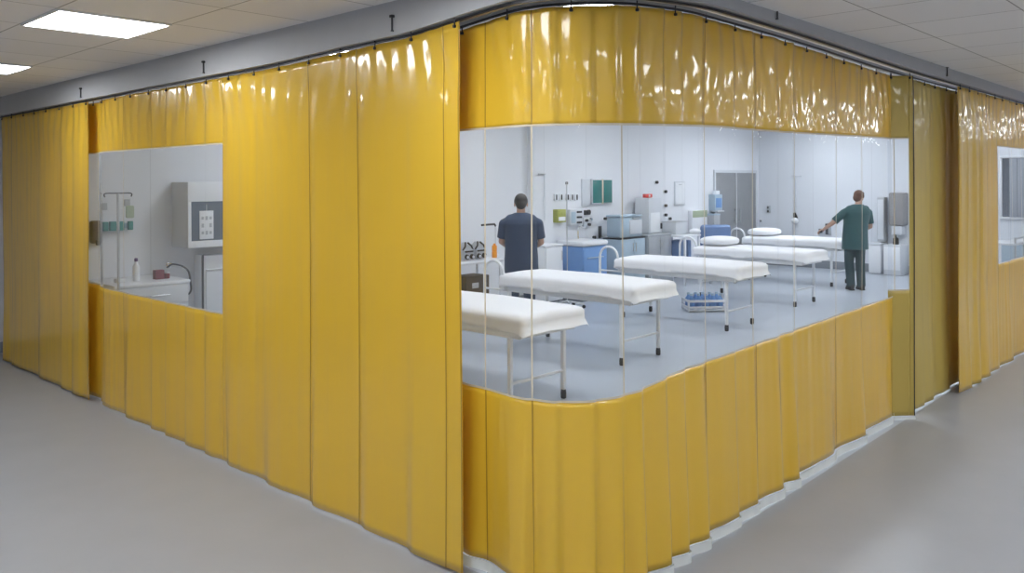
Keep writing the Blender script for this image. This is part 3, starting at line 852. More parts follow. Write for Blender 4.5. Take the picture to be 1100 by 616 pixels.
# wall cabinet with dark glass
x0 = xat(202, 8.05)
t = thing('wall_cabinet', 'large white wall cabinet with dark glass front behind the left square window', 'cabinet', (x0, 8.05, 0))
zb_, zt_ = 1.19, 1.86
MB().box2((0, 0.02, zb_), (0.80, 0.38, zt_), 0.012).build('case', 'lgrey', t)
f = MB(); gz0, gz1 = 1.26, 1.66
f.box2((0, 0, zb_), (0.80, 0.02, gz0), 0.004); f.box2((0, 0, gz1), (0.80, 0.02, zt_), 0.004)
f.box2((0, 0, gz0), (0.035, 0.02, gz1), 0.003); f.box2((0.70, 0, gz0), (0.80, 0.02, gz1), 0.003)
f.build('door_frame', 'white', t)
MB().box2((0.035, 0.006, gz0), (0.70, 0.018, gz1)).build('glass', 'glassd', t)
t = thing('info_card', 'speckled white card hanging on the dark glass of the wall cabinet', 'card', (xat(222, 8.05), 8.0535, 0))
c_ = MB().box((0, 0, 1.42), (0.15, 0.006, 0.29), 0.002).build('card', 'white', t)
mbk = MB()
for i in range(3):
    for j in range(3):
        if (i + j * 2) % 4 != 3: mbk.box((-0.042 + 0.042 * i, -0.004, 1.34 + 0.075 * j), (0.026, 0.003, 0.03 + 0.01 * ((i + j) % 2)), 0.001)
mbk.build('print', 'grey', t)
MB().cyl((0, 0, 1.565), (0, 0, 1.63), 0.004).build('hook', 'steel', t)
# white board / fridge right of it
xb = xat(217.5, 8.0)
t = thing('side_locker', 'low white locker with dark edge under the wall cabinet', 'locker', (xat(217.5, 8.2), 8.2, 0))
MB().box2((0.012, 0.0, 0.03), (0.62, 0.22, 1.09), 0.008).build('body', 'white', t)
MB().box2((-0.004, -0.004, 0.03), (0.012, 0.02, 1.10), 0.002).build('edge_strip', 'dark', t)
MB().box2((0.03, -0.014, 0.10), (0.60, -0.001, 0.93), 0.004).build('door', 'lgrey', t)
MB().box2((0.03, -0.024, 0.935), (0.60, -0.001, 0.945), 0.002).build('handle', 'steel', t)
MB().box2((0.03, 0.02, 0.0), (0.60, 0.20, 0.03)).build('plinth', 'base', t)

def iv_pole(label, x, y, h, r=0.011, arms=0.11, br=0.24):
    t = thing('drip_stand', label, 'drip stand', (x, y, 0))
    MB().cyl((0, 0, 0.08), (0, 0, h), r).build('pole', 'steel', t)
    MB().tube(spline([(-arms, 0, h - 0.03), (-arms, 0, h), (0, 0, h + 0.002), (arms, 0, h), (arms, 0, h - 0.03)], 4), 0.006, 8).build('hook_bar', 'dark', t)
    b = MB()
    for k in range(5):
        a = 2 * PI * k / 5 + 0.3
        b.cyl((0, 0, 0.10), (br * math.cos(a), br * math.sin(a), 0.06), 0.012, 0.009)
    b.build('base', 'steel', t)
    for k in range(5):
        a = 2 * PI * k / 5 + 0.3
        MB().cyl((br * math.cos(a) - 0.01, br * math.sin(a), 0.025), (br * math.cos(a) + 0.01, br * math.sin(a), 0.025), 0.025).build('castor', 'rubber', t)
    return t
xi = xat(124.5, 7.45)
t = iv_pole('steel drip stand with cross bar at far left of the left square window', xi, 7.40, zat(208, xi, 7.40), br=0.13)
# small pump on the pole
z0 = 1.66
p = thing('fluid_bag', 'small grey drip bag hanging from the left drip stand', 'drip bag', (xi + 0.10, 7.40, 0))
MB().box((0, 0, 1.60), (0.07, 0.03, 0.11), 0.012).build('bag', 'sage', p)
MB().cyl((0, 0, 1.65), (0, 0, 1.715), 0.003).build('hanger', 'steel', p)
# teal equipment rail
xr = xat(126, G - 0.03)
t = thing('equipment_rail', 'teal equipment rail with small units on the wall behind the left drip stand', 'rail', (xr, G + 0.002, 0))
MB().box((0, -0.012, 1.43), (0.30, 0.02, 0.05), 0.004).build('rail', 'bluel', t)
for dx, w in ((-0.12, 0.05), (-0.05, 0.06), (0.03, 0.05), (0.12, 0.045)):
    MB().box((dx, -0.045, 1.43), (w, 0.045, 0.075 + w * 0.3), 0.006).build('unit', 'teal', t)
# pole-mounted brown thing at extreme left of the window
xg = xat(101, G)
t = thing('hand_sanitiser', 'tan hand sanitiser dispenser at the left border of the left window', 'dispenser', (xg, G + 0.002, 0))
MB().box((0, -0.045, 1.38), (0.10, 0.09, 0.22), 0.02).build('case', 'brown', t)
MB().box((0.0, -0.10, 1.28), (0.04, 0.03, 0.05), 0.006).build('lever', 'rubber', t)
# two sockets near window left
for px, py in ((112, 222), (136, 218)):
    x = xat(px, G)
    o = MB().box((0, -0.01, 0), (0.05, 0.02, 0.07), 0.005).build('wall_switch', 'grey', loc=(x, G + 0.002, zat(py, x, G)))
    tag(o, 'small grey switch on the wall %s the drip stand' % ('left of' if px == 112 else 'right of'), 'switch')

# --- trolley left of the person in navy
t = thing('trolley', 'white equipment trolley with curved handle left of the person in navy', 'trolley', (7.30, 7.86, 0))
MB().box((0, 0, 0.80), (1.35, 0.52, 0.035), 0.012).build('top_shelf', 'white', t)
MB().box((0, 0, 0.28), (1.25, 0.46, 0.025), 0.008).build('lower_shelf', 'lgrey', t)
for sx in (-1, 1):
    for sy in (-1, 1):
        l = MB().cyl((sx * 0.62, sy * 0.22, 0.08), (sx * 0.62, sy * 0.22, 0.785), 0.018).build('leg', 'white', t)
        MB().cyl((sx * 0.62 - 0.012, sy * 0.22, 0.04), (sx * 0.62 + 0.012, sy * 0.22, 0.04), 0.04).build('castor', 'rubber', l)
MB().tube(spline([(0.64, -0.27, 0.80), (0.68, -0.30, 0.86), (0.78, -0.30, 0.84), (0.82, -0.28, 0.72), (0.83, -0.28, 0.52), (0.64, -0.24, 0.50)]), 0.016).build('handle', 'white', t)
o = thing('storage_box', 'dark brown box on the lower shelf of the white trolley', 'box', (7.55, 7.84, 0.2925))
MB().box((0, 0, 0.16), (0.42, 0.30, 0.32), 0.01).build('box_body', 'brown', o)
MB().box((-0.05, -0.152, 0.20), (0.12, 0.006, 0.07), 0.002).build('box_label', 'card', o)
def headgear(x, label):
    t = thing('respirator_mask', label, 'mask', (x, 7.82, 0.8175), 0, 'respirator masks on the trolley')
    MB().rings([[(a * 0.085, b * 0.08, 0.01) for a, b in ((-1, -1), (1, -1), (1, 1), (-1, 1))],
                [(a * 0.090, b * 0.085, 0.12) for a, b in ((-1, -1), (1, -1), (1, 1), (-1, 1))],
                [(a * 0.078, b * 0.07, 0.15) for a, b in ((-1, -1), (1, -1), (1, 1), (-1, 1))],
                [(a * 0.015, b * 0.03, 0.235) for a, b in ((-1, -1), (1, -1), (1, 1), (-1, 1))]]).build('mask_shell', 'grey', t)
    for sx in (-1, 1):
        MB().cyl((sx * 0.045, -0.07, 0.055), (sx * 0.05, -0.11, 0.05), 0.034, 0.030).build('filter', 'rubber', t)
        MB().cyl((sx * 0.05, -0.111, 0.05), (sx * 0.05, -0.116, 0.05), 0.020).build('filter_cap', 'lgrey', t)
        MB().tube([(sx * 0.088, -0.06, 0.14), (sx * 0.055, -0.072, 0.19), (sx * 0.02, -0.035, 0.235)], 0.011).build('strap', 'rubber', t)
    MB().box((0, -0.085, 0.12), (0.15, 0.012, 0.022), 0.005).build('visor', 'dark', t)
x1_ = xat(499, 7.82); x2_ = xat(512, 7.82)
headgear(x1_, 'black and white respirator mask on the trolley, half hidden by curtain edge')
headgear(x2_, 'black and white respirator mask on the trolley, the full one')
xo = xat(531, 7.8)
t = thing('bottle', 'orange bottle on the white trolley', 'bottle', (xo, 7.80, 0.8175))
MB().lathe([(0.034, 0), (0.036, 0.01), (0.036, 0.075), (0.030, 0.085), (0.035, 0.095), (0.035, 0.155), (0.03, 0.165)]).build('bottle_body', 'orange', t)
MB().lathe([(0.018, 0.163), (0.018, 0.185), (0.014, 0.19)]).build('cap', 'orange', t)
# swing arm lamp
xl = xat(536, 7.98)
t = thing('swing_arm', 'black horizontal swing arm on thin post above the white trolley', 'swing arm', (xl, 8.05, 0.8175))
MB().lathe([(0.05, 0), (0.05, 0.012), (0.015, 0.02)]).build('base', 'white', t)
MB().cyl((0, 0, 0.015), (0, 0, 0.42), 0.008).build('post', 'lgrey', t)
MB().tube([(0.0, 0, 0.41), (-0.03, -0.01, 0.435), (-0.32, -0.05, 0.435)], 0.014).build('arm', 'dark', t)

# --- pilaster, low cabinet, blue cabinet
xp0, xp1 = xat(573, G - 0.12), xat(594, G - 0.12)
struct(MB().box2((xp0, G - 0.12, 0), (xp1, G, CIN)).build('trim_3', 'wall', flat=True))
x0, x1 = xat(585, 7.95), xat(604, 7.95)
cabinet('low white cupboard between the person in navy and the blue cabinet', x0, x1 + 0.0, 7.95, 8.29, 0.90, 'white', doors=1)
# pipe bracket above
t = thing('curtain_bracket', 'short white pipe bracket on the pilaster above the person in navy', 'bracket', (xat(585, G - 0.14), G - 0.121, 0))
MB().cyl((0, -0.02, 1.25), (0, -0.02, 1.96), 0.008).build('pipe', 'lgrey', t)
MB().box((-0.06, -0.02, 1.96), (0.17, 0.02, 0.012), 0.003).build('arm', 'grey', t)

XB0, YB0 = 9.86, 7.77
t = thing('sink_cabinet', 'bright blue sink cabinet with white top below the teal panes', 'cabinet', (XB0, YB0, 0))
w_, d_ = 0.60, 0.50
MB().box2((0, 0, 0.05), (w_, d_, 0.84), 0.004).build('body', 'blue', t)
MB().box2((0.03, 0.03, 0), (w_ - 0.03, d_ - 0.03, 0.05)).build('plinth', 'base', t)
MB().box2((-0.025, -0.025, 0.845), (w_ + 0.03, d_ + 0.02, 0.925), 0.03).build('worktop', 'white', t)
MB().box2((0.01, -0.016, 0.07), (w_ - 0.01, -0.001, 0.80), 0.003).build('door', 'blue', t)
MB().box2((0.10, -0.03, 0.66), (w_ - 0.1, -0.016, 0.675), 0.002).build('handle', 'bluel', t)
MB().tube(spline([(0.42, 0.42, 0.92), (0.42, 0.42, 1.08), (0.42, 0.38, 1.12), (0.42, 0.28, 1.10)], 5), 0.012).build('tap', 'chrome', t)
t = iv_pole('thin dark drip stand in front of the pilaster, left of blue cabinet', xat(609, 7.60), 7.60, zat(196, xat(609, 7.60), 7.60), r=0.007, arms=0.02)

def wallbit(name, label, cat, px0, px1, py0, py1, m, depth=0.03, bev=0.005, group=None, Y=G, extra=None):
    x0, x1 = xat(px0, Y), xat(px1, Y); xm = (x0 + x1) / 2
    z0, z1 = zat(py1, xm, Y), zat(py0, xm, Y)
    t = thing(name, label, cat, (xm, Y + 0.002, (z0 + z1) / 2), 0, group)
    w, h = abs(x1 - x0), z1 - z0
    MB().box((0, -depth / 2, 0), (w, depth, h), bev).build('case', m, t)
    if extra: extra(t, w, h, depth)
    return t
def sock(t, w, h, d):
    MB().box((0, -d - 0.002, 0), (w * 0.35, 0.006, h * 0.8), 0.001).build('port', 'rubber', t)
labs = ['leftmost wall socket of the row left of the teal panes', 'second wall socket from the left in the row of five',
        'middle wall socket in the row, behind the thin drip stand', 'fourth wall socket from the left in the row of five', 'rightmost wall socket of the row, nearest the teal panes']
for i, px in enumerate((596.5, 602, 609, 613.5, 618.5)):
    wallbit('wall_socket', labs[i], 'socket', px - 1.8, px + 1.8, 208.5, 215.5, 'white', extra=sock, group='row of wall sockets')
def grid_label(t, w, h, d):
    for i in (-1, 1):
        MB().box((0, -d - 0.003, i * h * 0.22), (w * 0.8, 0.006, h * 0.3), 0.002).build('window', 'white' if i < 0 else 'lime', t)
wallbit('glove_box', 'yellow-green glove box on the wall below the sockets', 'glove box', 594, 603, 225, 239, 'lime', 0.10, extra=grid_label)
def three(t, w, h, d):
    for k in (-1, 0, 1):
        MB().box((w * 0.22, -d - 0.003, k * h * 0.33), (w * 0.4, 0.008, h * 0.12), 0.002).build('slot', 'dark', t)
    MB().box((-w * 0.25, -d - 0.003, 0), (w * 0.35, 0.008, h * 0.7), 0.002).build('screen', 'bluel', t)
wallbit('monitor_unit', 'grey-white wall unit with three dark slots below the sockets', 'wall unit', 608.5, 622, 225, 242, 'lgrey', 0.08, extra=three)
def cambit(t, w, h, d):
    MB().cyl((0, -d, h * 0.1), (0, -d - 0.03, h * 0.1), w * 0.3).build('dial', 'dark', t)
wallbit('wall_intercom', 'black round-dialled intercom on the wall above the tap', 'intercom', 627, 632.5, 226, 231, 'dark', 0.04, extra=cambit)
def gaug(t, w, h, d):
    for i, (a, b) in enumerate(((-.3, .2), (.2, .3), (0, -.3))):
        MB().cyl((a * w, -d, b * h), (a * w, -d - 0.04, b * h), h * 0.17).build('gauge', ('dark', 'chrome', 'rubber')[i], t)
wallbit('pressure_gauges', 'grey gauge panel with small dials right of the three-slot unit', 'gauge panel', 625, 634, 234, 243, 'lgrey', 0.05, extra=gaug)
for px, py, lab in ((649, 235, 'small black hook on the wall below the teal panes'), (637, 255, 'small black peg on the wall beside the tap')):
    x = xat(px, G); o = MB().cyl((0, 0, 0), (0, -0.05, 0), 0.022, 0.026).build('coat_peg', 'rubber', loc=(x, G + 0.002, zat(py, x, G))); tag(o, lab, 'peg')
# framed teal panes with pale panel at its left
def panes(t, w, h, d):
    for k in (-1, 1):
        MB().box((k * w * 0.255, -d - 0.002, 0), (w * 0.44, 0.008, h * 0.92), 0.002).build('pane', 'tealg', t)
    MB().box((0, -d - 0.004, 0), (w * 0.06, 0.012, h), 0.002).build('divider', 'cream', t)
wallbit('framed_panes', 'pair of dark teal panes in a pale frame on the wall', 'wall frame', 634, 655.5, 192.5, 219, 'lgrey', 0.05, extra=panes)
wallbit('notice_board', 'plain pale grey board left of the teal panes', 'board', 624.5, 633, 192.5, 222, 'lgrey', 0.02)
def mixer(t, w, h, d):
    MB().cyl((0, -d, -h * 0.4), (0, -0.16, -h * 0.45), 0.012).build('spout', 'chrome', t)
wallbit('wall_tap', 'slim dark wall tap over the sink cabinet', 'tap', 642.5, 645, 243, 256, 'dark', 0.03, extra=mixer)

# --- sterile counter run
x0, x1 = xat(667, 7.85), xat(693, 7.85)
cabinet('pale green-grey base cabinet under the pale blue box', x0, x1 - 0.02, 7.85, 8.20, 0.91, 'bluel', top='dark', doors=2, topt=0.02)
t = thing('incubator_box', 'pale blue plastic bin with lid on the counter right of the teal panes', 'bin', ((x0 + x1) / 2, 8.03, 0.911))
MB().box((0, 0, 0.17), (x1 - x0 - 0.06, 0.28, 0.34), 0.03).build('body', 'bluel', t)
MB().box((0, 0, 0.355), (x1 - x0 - 0.05, 0.30, 0.035), 0.015).build('lid', 'bluel', t)
MB().box((0.12, -0.144, 0.17), (0.36, 0.012, 0.24), 0.006).build('front_plate', 'lgrey', t)
MB().box((0.12, -0.155, 0.315), (0.2, 0.03, 0.02), 0.006).build('handle', 'grey', t)
x2, x3 = xat(695.5, 7.85), xat(721, 7.85)
cabinet('dull grey steel cabinet under the tall white unit', x2, x3, 7.85, 8.39, 0.925, 'steel', top='steel', doors=2)
xa, xb_ = xat(697, 8.05), xat(711, 8.05)
t = thing('steriliser', 'tall white steriliser unit standing on the steel cabinet', 'steriliser', ((xa + xb_) / 2, 8.2, 0.926))
w_ = xb_ - xa
MB().box((0, 0, 0.31), (w_, 0.30, 0.62), 0.015).build('body', 'lgrey', t)
MB().box((-0.02, -0.155, 0.19), (w_ * 0.72, 0.012, 0.34), 0.006).build('door', 'white', t)
MB().box((w_ * 0.42, -0.16, 0.12), (0.03, 0.03, 0.10), 0.006).build('handle', 'dark', t)
o = thing('warning_light', 'small red warning light on top of the tall white unit', 'light', ((xa + xb_) / 2 - 0.02, 8.2, 1.547))
MB().box((0, 0, 0.035), (0.20, 0.08, 0.07), 0.012).build('housing', 'red', o)
MB().box((0.0, -0.042, 0.035), (0.05, 0.008, 0.04), 0.004).build('lens', 'card', o)
labs = ['small dark wall outlet high above the steel cabinet, alone at upper left', 'small dark wall outlet right of the red light',
        'dark wall outlet, upper of the two right of tall white unit', 'dark wall outlet, lower of the two right of tall white unit', 'dark wall lever just above the steel cabinet']
for (px, py), lab in zip(((704, 196), (713.5, 206), (713.5, 221), (713.5, 231), (718, 235)), labs):
    x = xat(px, G); t = thing('gas_outlet', lab, 'outlet', (x, G + 0.002, zat(py, x, G)))
    MB().cyl((0, 0, 0), (0, -0.02, 0), 0.04, 0.036).build('plate', 'white', t)
    MB().cyl((0, -0.019, 0), (0, -0.06, 0), 0.028).build('knob', 'rubber' if py != 221 else 'brown', t)
# white outlined wall panel
x = xat(729.5, G)
t = thing('wall_panel', 'white outlined hatch on the wall above the instrument table', 'hatch', (x, G + 0.002, 0))
zA, zB = zat(221, x, G), zat(195, x, G); wv = xat(735, G) - xat(724, G)
MB().box((0, -0.012, (zA + zB) / 2), (wv, 0.024, zB - zA), 0.004).build('frame', 'lgrey', t)
MB().box((0, -0.027, (zA + zB) / 2), (wv - 0.05, 0.008, zB - zA - 0.05), 0.003).build('hatch_door', 'white', t)
MB().box((0, -0.035, zB - 0.06), (0.10, 0.01, 0.012), 0.002).build('latch', 'grey', t)
# instrument table
xt0 = x3 + 0.07; xt1 = xt0 + 0.50
t = thing('instrument_table', 'white framed instrument table right of the steel cabinet', 'table', ((xt0 + xt1) / 2, 7.9, 0))
hw = (xt1 - xt0) / 2
MB().box((0, 0, 0.87), (hw * 2 + 0.04, 0.6, 0.03), 0.006).build('tabletop', 'white', t)
for sx in (-1, 1):
    for sy in (-1, 1): MB().box((sx * (hw - 0.02), sy * 0.27, 0.4275), (0.035, 0.035, 0.855), 0.004).build('leg', 'white', t)
MB().box((0, 0, 0.35), (hw * 2 - 0.08, 0.55, 0.02), 0.004).build('shelf', 'lgrey', t)
for sx in (-1, 1):
    o = MB().box((0, 0, 0.21), (0.10, 0.32, 0.42), 0.02).build('storage_canister', 'blues', loc=((xt0 + xt1) / 2 + sx * (hw - 0.13), 7.9, 0.361))
    tag(o, 'dark blue canister on the %s side of the instrument table shelf' % ('left' if sx < 0 else 'right'), 'canister')
t = thing('instrument_tray', 'steel instrument box standing on the white instrument table', 'instrument box', ((xt0 + xt1) / 2, 7.98, 0.886))
MB().box((0, 0, 0.11), (hw * 2 - 0.10, 0.30, 0.22), 0.01).build('box_body', 'lgrey', t)
MB().box((0, 0, 0.226), (hw * 2 - 0.09, 0.31, 0.012), 0.004).build('lid', 'steel', t)
o = MB().ell((0, 0, 0.05), (0.11, 0.10, 0.05)).build('folded_cloth', 'sheet', loc=(xt1 - 0.02, 7.70, 0.886)); tag(o, 'crumpled white cloth on the right end of instrument table', 'cloth')
def half(t, w, h, d): MB().box((0, -d - 0.002, h * 0.2), (w * 0.9, 0.006, h * 0.5), 0.002).build('label_strip', 'lime', t)
wallbit('paper_dispenser', 'pale green and white paper dispenser left of the steel door', 'dispenser', 739, 755, 226, 247, 'white', 0.10, extra=lambda t, w, h, d: MB().box((0, -d - 0.002, h * 0.32), (w * 0.96, 0.008, h * 0.34), 0.003).build('front', 'sage', t))
def disp(t, w, h, d):
    MB().box((0, -d - 0.004, -h * 0.03), (w * 0.75, 0.012, h * 0.6), 0.01).build('tank', 'blue', t)
    MB().box((0, -d * 0.6, h * 0.62), (w * 0.5, d * 0.6, h * 0.24), 0.01).build('cap', 'white', t)
    MB().box((0, -d * 0.8, -h * 0.55), (w * 0.9, d * 1.2, h * 0.08), 0.006).build('drip_tray', 'lgrey', t)
wallbit('soap_dispenser', 'pale blue soap dispenser with white cap beside the steel double door', 'dispenser', 761.5, 769.5, 209, 226, 'bluel', 0.14, extra=disp, Y=G - 0.0)
wallbit('sharps_bin', 'dark grey bin on the wall below the blue soap dispenser', 'bin', 759.5, 766, 231, 249, 'grey', 0.16, extra=lambda t, w, h, d: MB().box((0, -d / 2, h * 0.5 + 0.01), (w * 1.05, d * 1.05, 0.03), 0.005).build('lid', 'bluel', t))

# steel double door
dx0, dx1 = xat(768, G), xat(811, G); dzt = zat(186, (dx0 + dx1) / 2, G)
dr = struct(MB().box2((dx0 - 0.06, G - 0.03, 0), (dx0, G, dzt + 0.06), 0.004).box2((dx1, G - 0.03, 0), (dx1 + 0.06, G, dzt + 0.06), 0.004).box2((dx0, G - 0.03, dzt), (dx1, G, dzt + 0.06), 0.004).build('door_1', 'lgrey'))
mid = (dx0 + dx1) / 2
for k, (a, b) in enumerate(((dx0, mid - 0.01), (mid + 0.01, dx1))):
    lf = MB().box2((a, G - 0.022, 0.01), (b, G - 0.002, dzt), 0.003).build('door_leaf', 'doorm', dr)
    hx = mid - 0.10 if k == 0 else mid + 0.10
    MB().cyl((hx, G - 0.06, 0.95), (hx, G - 0.06, 1.25), 0.012).box((hx, G - 0.04, 0.97), (0.02, 0.04, 0.02)).box((hx, G - 0.04, 1.23), (0.02, 0.04, 0.02)).build('door_handle', 'steel', lf)
MB().box2((mid - 0.009, G - 0.026, 0.01), (mid + 0.009, G - 0.002, dzt)).build('meeting_strip', 'white', dr)

# blue armchair
t = thing('recliner_chair', 'blue padded armchair in the corner behind the fourth bed', 'chair', (13.45, 7.45, 0), -0.8)
MB().box((0, 0, 0.38), (0.48, 0.50, 0.16), 0.05, seg=4).build('seat', 'blues', t)
MB().box((0, 0.27, 0.70), (0.56, 0.13, 0.66), 0.06, seg=4).build('backrest', 'blues', t)
for sx in (-1, 1):
    MB().box((sx * 0.29, -0.02, 0.56), (0.07, 0.48, 0.08), 0.035, seg=3).build('armrest', 'blues', t)
    for sy in (-1, 1): MB().box((sx * 0.22, sy * 0.21, 0.155), (0.04, 0.04, 0.31), 0.005).build('leg', 'steel', t)
    MB().box((sx * 0.29, -0.02, 0.41), (0.035, 0.04, 0.22), 0.004).build('arm_post', 'steel', t)

# crate of blue bottles behind third bed
x, y = 10.42, 6.02
t = thing('bottle_crate', 'white open crate on the floor behind the third bed, full of blue bottles', 'crate', (x, y, 0), -0.75)
c_ = MB()
c_.box((0, 0, 0.02), (0.56, 0.34, 0.02), 0.004)
for z in (0.06, 0.15): 
    for sy in (-1, 1): c_.box((0, sy * 0.165, z), (0.56, 0.014, 0.035), 0.004)
    for sx in (-1, 1): c_.box((sx * 0.275, 0, z), (0.014, 0.316, 0.035), 0.004)
for sx in (-1, 1):
    for sy in (-1, 1): c_.box((sx * 0.268, sy * 0.158, 0.085), (0.026, 0.026, 0.17), 0.004)
c_.build('crate_body', 'white', t)
R_ = Matrix.Rotation(-0.75, 3, 'Z')
bt = None
rows = ['front', 'back']
cols = ['leftmost', 'second', 'third', 'fourth', 'rightmost']
for j in range(2):
    for i in range(5):
        p = R_ @ Vector((-0.205 + 0.1025 * i, -0.075 + 0.15 * j, 0.031)) + Vector((x, y, 0))
        lab = '%s blue bottle in the %s row of the floor crate' % (cols[i], rows[j])
        if bt is None:
            bt = bottle(lab, p.x, p.y, p.z, 0.22, 0.045, 'blue', 'bluel', group='blue bottles in the crate')
        else:
            c = copy_tree(bt); c.location = p; c['label'] = lab

# --- far end wall items
def endbit(name, label, cat, px0, px1, py0, py1, m, depth=0.04, bev=0.005, extra=None, z0=None):
    y0, y1 = yat(px0, XR), yat(px1, XR); ym = (y0 + y1) / 2
    za = zat(py1, XR, ym) if z0 is None else z0; zb2 = zat(py0, XR, ym)
    t = thing(name, label, cat, (XR + 0.002, ym, (za + zb2) / 2))
    w, h = abs(y1 - y0), zb2 - za
    MB().box((-depth / 2, 0, 0), (depth, w, h), bev).build('case', m, t)
    if extra: extra(t, w, h, depth)
    return t
def twok(t, w, h, d):
    for k in (-1, 1): MB().cyl((-d, 0, k * h * 0.25), (-d - 0.03, 0, k * h * 0.25), w * 0.25).build('button', 'rubber', t)
endbit('wall_switch', 'dark double switch on the end wall right of the steel door', 'switch', 824.5, 828, 221, 229, 'grey', extra=twok)
endbit('wall_switch', 'small grey switch on the end wall, left and below the dark double one', 'switch', 816.8, 819, 236, 239, 'grey', extra=lambda t, w, h, d: MB().box((-d - 0.003, 0, 0), (0.008, w * 0.5, h * 0.5), 0.001).build('button', 'rubber', t))
# hanging oxygen tube with knob
yy = yat(856, XR)
t = thing('oxygen_outlet', 'thin vertical pipe with white and black valve on the end wall', 'pipe outlet', (XR + 0.002, yy, 0))
MB().cyl((-0.05, 0, 1.06), (-0.05, 0, 1.93), 0.014).build('pipe', 'lgrey', t)
MB().box((-0.03, 0, 1.935), (0.06, 0.22, 0.02), 0.004).build('arm', 'lgrey', t)
MB().ell((-0.10, 0, 0.98), (0.07, 0.08, 0.07)).build('valve', 'white', t)
MB().cyl((-0.06, 0.0, 1.04), (-0.12, 0.0, 1.14), 0.045, 0.03).build('valve_cap', 'rubber', t)
MB().cyl((0, 0, 0.98), (-0.06, 0, 0.98), 0.02).build('stub', 'steel', t)
endbit('oxygen_socket', 'small dark outlet on the end wall left of the reaching hand', 'knob', 880.5, 883.5, 246, 250, 'dark', 0.06)
endbit('phone_handset', 'dark grey wall phone by the hand of the person in green', 'phone', 888, 893, 240, 252, 'grey', 0.10, extra=lambda t, w, h, d: MB().box((-d - 0.015, 0, 0.0), (0.03, w * 0.5, h * 0.95), 0.01).build('handset', 'dark', t))
endbit('tall_cabinet', 'tall slim grey cabinet on end wall right of the person in green', 'cabinet', 946, 953.5, 212, 259, 'grey', 0.20, 0.01, extra=lambda t, w, h, d: MB().box((-d - 0.004, 0, 0), (0.01, w * 0.85, h * 0.9), 0.004).build('door', 'lgrey', t))
endbit('linen_bin', 'white linen bin on the floor right of the person in green', 'bin', 939, 953, 262, 296, 'white', 0.35, 0.04, z0=0.001, extra=lambda t, w, h, d: MB().box((-d / 2, 0, h / 2 + 0.01), (d + 0.02, w + 0.02, 0.05), 0.015).build('lid', 'lgrey', t))
endbit('towel_dispenser', 'speckled grey towel dispenser seen through right end of the long window', 'dispenser', 960, 976, 207, 242, 'taupe', 0.30, 0.03, extra=lambda t, w, h, d: MB().box((-d / 2, 0, -h / 2 - 0.09), (d * 0.8, w * 0.7, 0.18), 0.02).build('chute', 'lgrey', t))
t = endbit('hand_wash_unit', 'tall pale hand-wash unit below the speckled towel dispenser', 'wash unit', 957, 976, 262, 305, 'lgrey', 0.45, 0.02, z0=0.001,
       extra=lambda t, w, h, d: MB().box((-d - 0.005, 0, h * 0.06), (0.012, w * 0.9, h * 0.75), 0.004).build('door', 'white', t))
ym = yat(967, XR); o = thing('soap_pump', 'small black soap pump on top of the hand-wash unit', 'pump', (XR - 0.25, ym, zat(262, XR, ym) + 0.001))
MB().lathe([(0.05, 0), (0.055, 0.02), (0.05, 0.12), (0.02, 0.14), (0.02, 0.17)]).build('bottle_body', 'rubber', o)
MB().box((-0.02, 0, 0.18), (0.09, 0.025, 0.02), 0.005).build('nozzle', 'dark', o)

# window with vertical blinds on the end wall (seen through right-hand curtain)
wy1 = yat(1077, XR); wy0 = 2.45; wz0, wz1 = 1.16, 2.22
w = MB()
w.box2((XR - 0.04, wy0 - 0.04, wz0 - 0.04), (XR, wy1 + 0.04, wz0), 0.004).box2((XR - 0.04, wy0 - 0.04, wz1), (XR, wy1 + 0.04, wz1 + 0.04), 0.004)
w.box2((XR - 0.04, wy0 - 0.04, wz0), (XR, wy0, wz1), 0.004).box2((XR - 0.04, wy1, wz0), (XR, wy1 + 0.04, wz1), 0.004)
win = struct(w.build('window_1', 'white'))
MB().box2((XR - 0.006, wy0, wz0), (XR + 0.002, wy1, wz1)).build('pane', 'glassd', win)
bl = thing('vertical_blinds', 'grey vertical blinds seen through the right-hand curtain window', 'blinds', (XR - 0.06, (wy0 + wy1) / 2, 0))
n = int((wy1 - wy0) / 0.125)
MB().box((0, 0, wz1 + 0.02), (0.03, wy1 - wy0 + 0.02, 0.03), 0.003).build('head_rail', 'lgrey', bl)
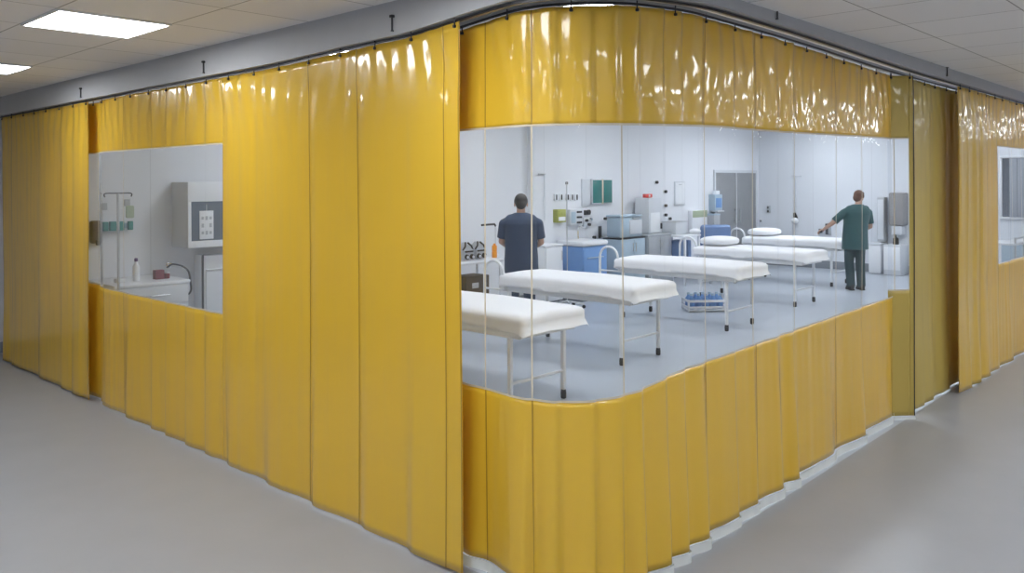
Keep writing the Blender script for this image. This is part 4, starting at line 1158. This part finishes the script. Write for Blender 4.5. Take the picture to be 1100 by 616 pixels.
for i in range(n):
    yv = (wy0 - (wy0 + wy1) / 2) + 0.0625 + 0.125 * i
    MB().box((0, yv, (wz0 + wz1) / 2), (0.004, 0.117, wz1 - wz0), 0.0015, rz=0.3).build('slat', 'blind', bl)
cabinet('grey-blue cabinet seen low through the right-hand curtain window', 14.6, 15.9, 2.6, 3.2, 0.86, 'bluel', top='white', doors=2)
t = thing('trolley', 'white wire trolley below the blinds, seen through the right-hand curtain', 'trolley', (13.6, 2.95, 0))
MB().box((0, 0, 0.92), (0.6, 0.45, 0.03), 0.006).build('top_shelf', 'white', t)
MB().box((0, 0, 0.45), (0.6, 0.45, 0.025), 0.006).build('lower_shelf', 'white', t)
for sx in (-1, 1):
    for sy in (-1, 1):
        l = MB().cyl((sx * 0.28, sy * 0.2, 0.05), (sx * 0.28, sy * 0.2, 1.02), 0.014).build('leg', 'steel', t)
        MB().cyl((sx * 0.28, sy * 0.2 - 0.012, 0.035), (sx * 0.28, sy * 0.2 + 0.012, 0.035), 0.035).build('castor', 'rubber', l)
MB().tube([(-0.28, 0.2, 1.0), (0.28, 0.2, 1.0)], 0.012).tube([(-0.28, -0.2, 1.0), (0.28, -0.2, 1.0)], 0.012).build('guard_rail', 'steel', t)

# ------------------------------------------------------------------ world, camera, colour
wd = bpy.data.worlds.new('world'); scene.world = wd; wd.use_nodes = True
wd.node_tree.nodes['Background'].inputs[0].default_value = (0.6, 0.65, 0.7, 1)
wd.node_tree.nodes['Background'].inputs[1].default_value = 0.1
cam = bpy.data.cameras.new('camera'); co = bpy.data.objects.new('camera', cam); COL.objects.link(co)
cam.sensor_fit = 'HORIZONTAL'; cam.sensor_width = 36
cam.lens = FPX / 1100 * 36
cam.shift_y = -(308 - CY) / 1100
cam.clip_start = 0.05; cam.clip_end = 100
co.matrix_world = Matrix.Translation(CAM) @ Matrix((RGT, UPV, -FWD)).transposed().to_4x4()
scene.camera = co
vs = scene.view_settings
vs.view_transform = 'Standard'; vs.look = 'None'; vs.exposure = 0.08; vs.gamma = 1.0; vs.use_curve_mapping = False
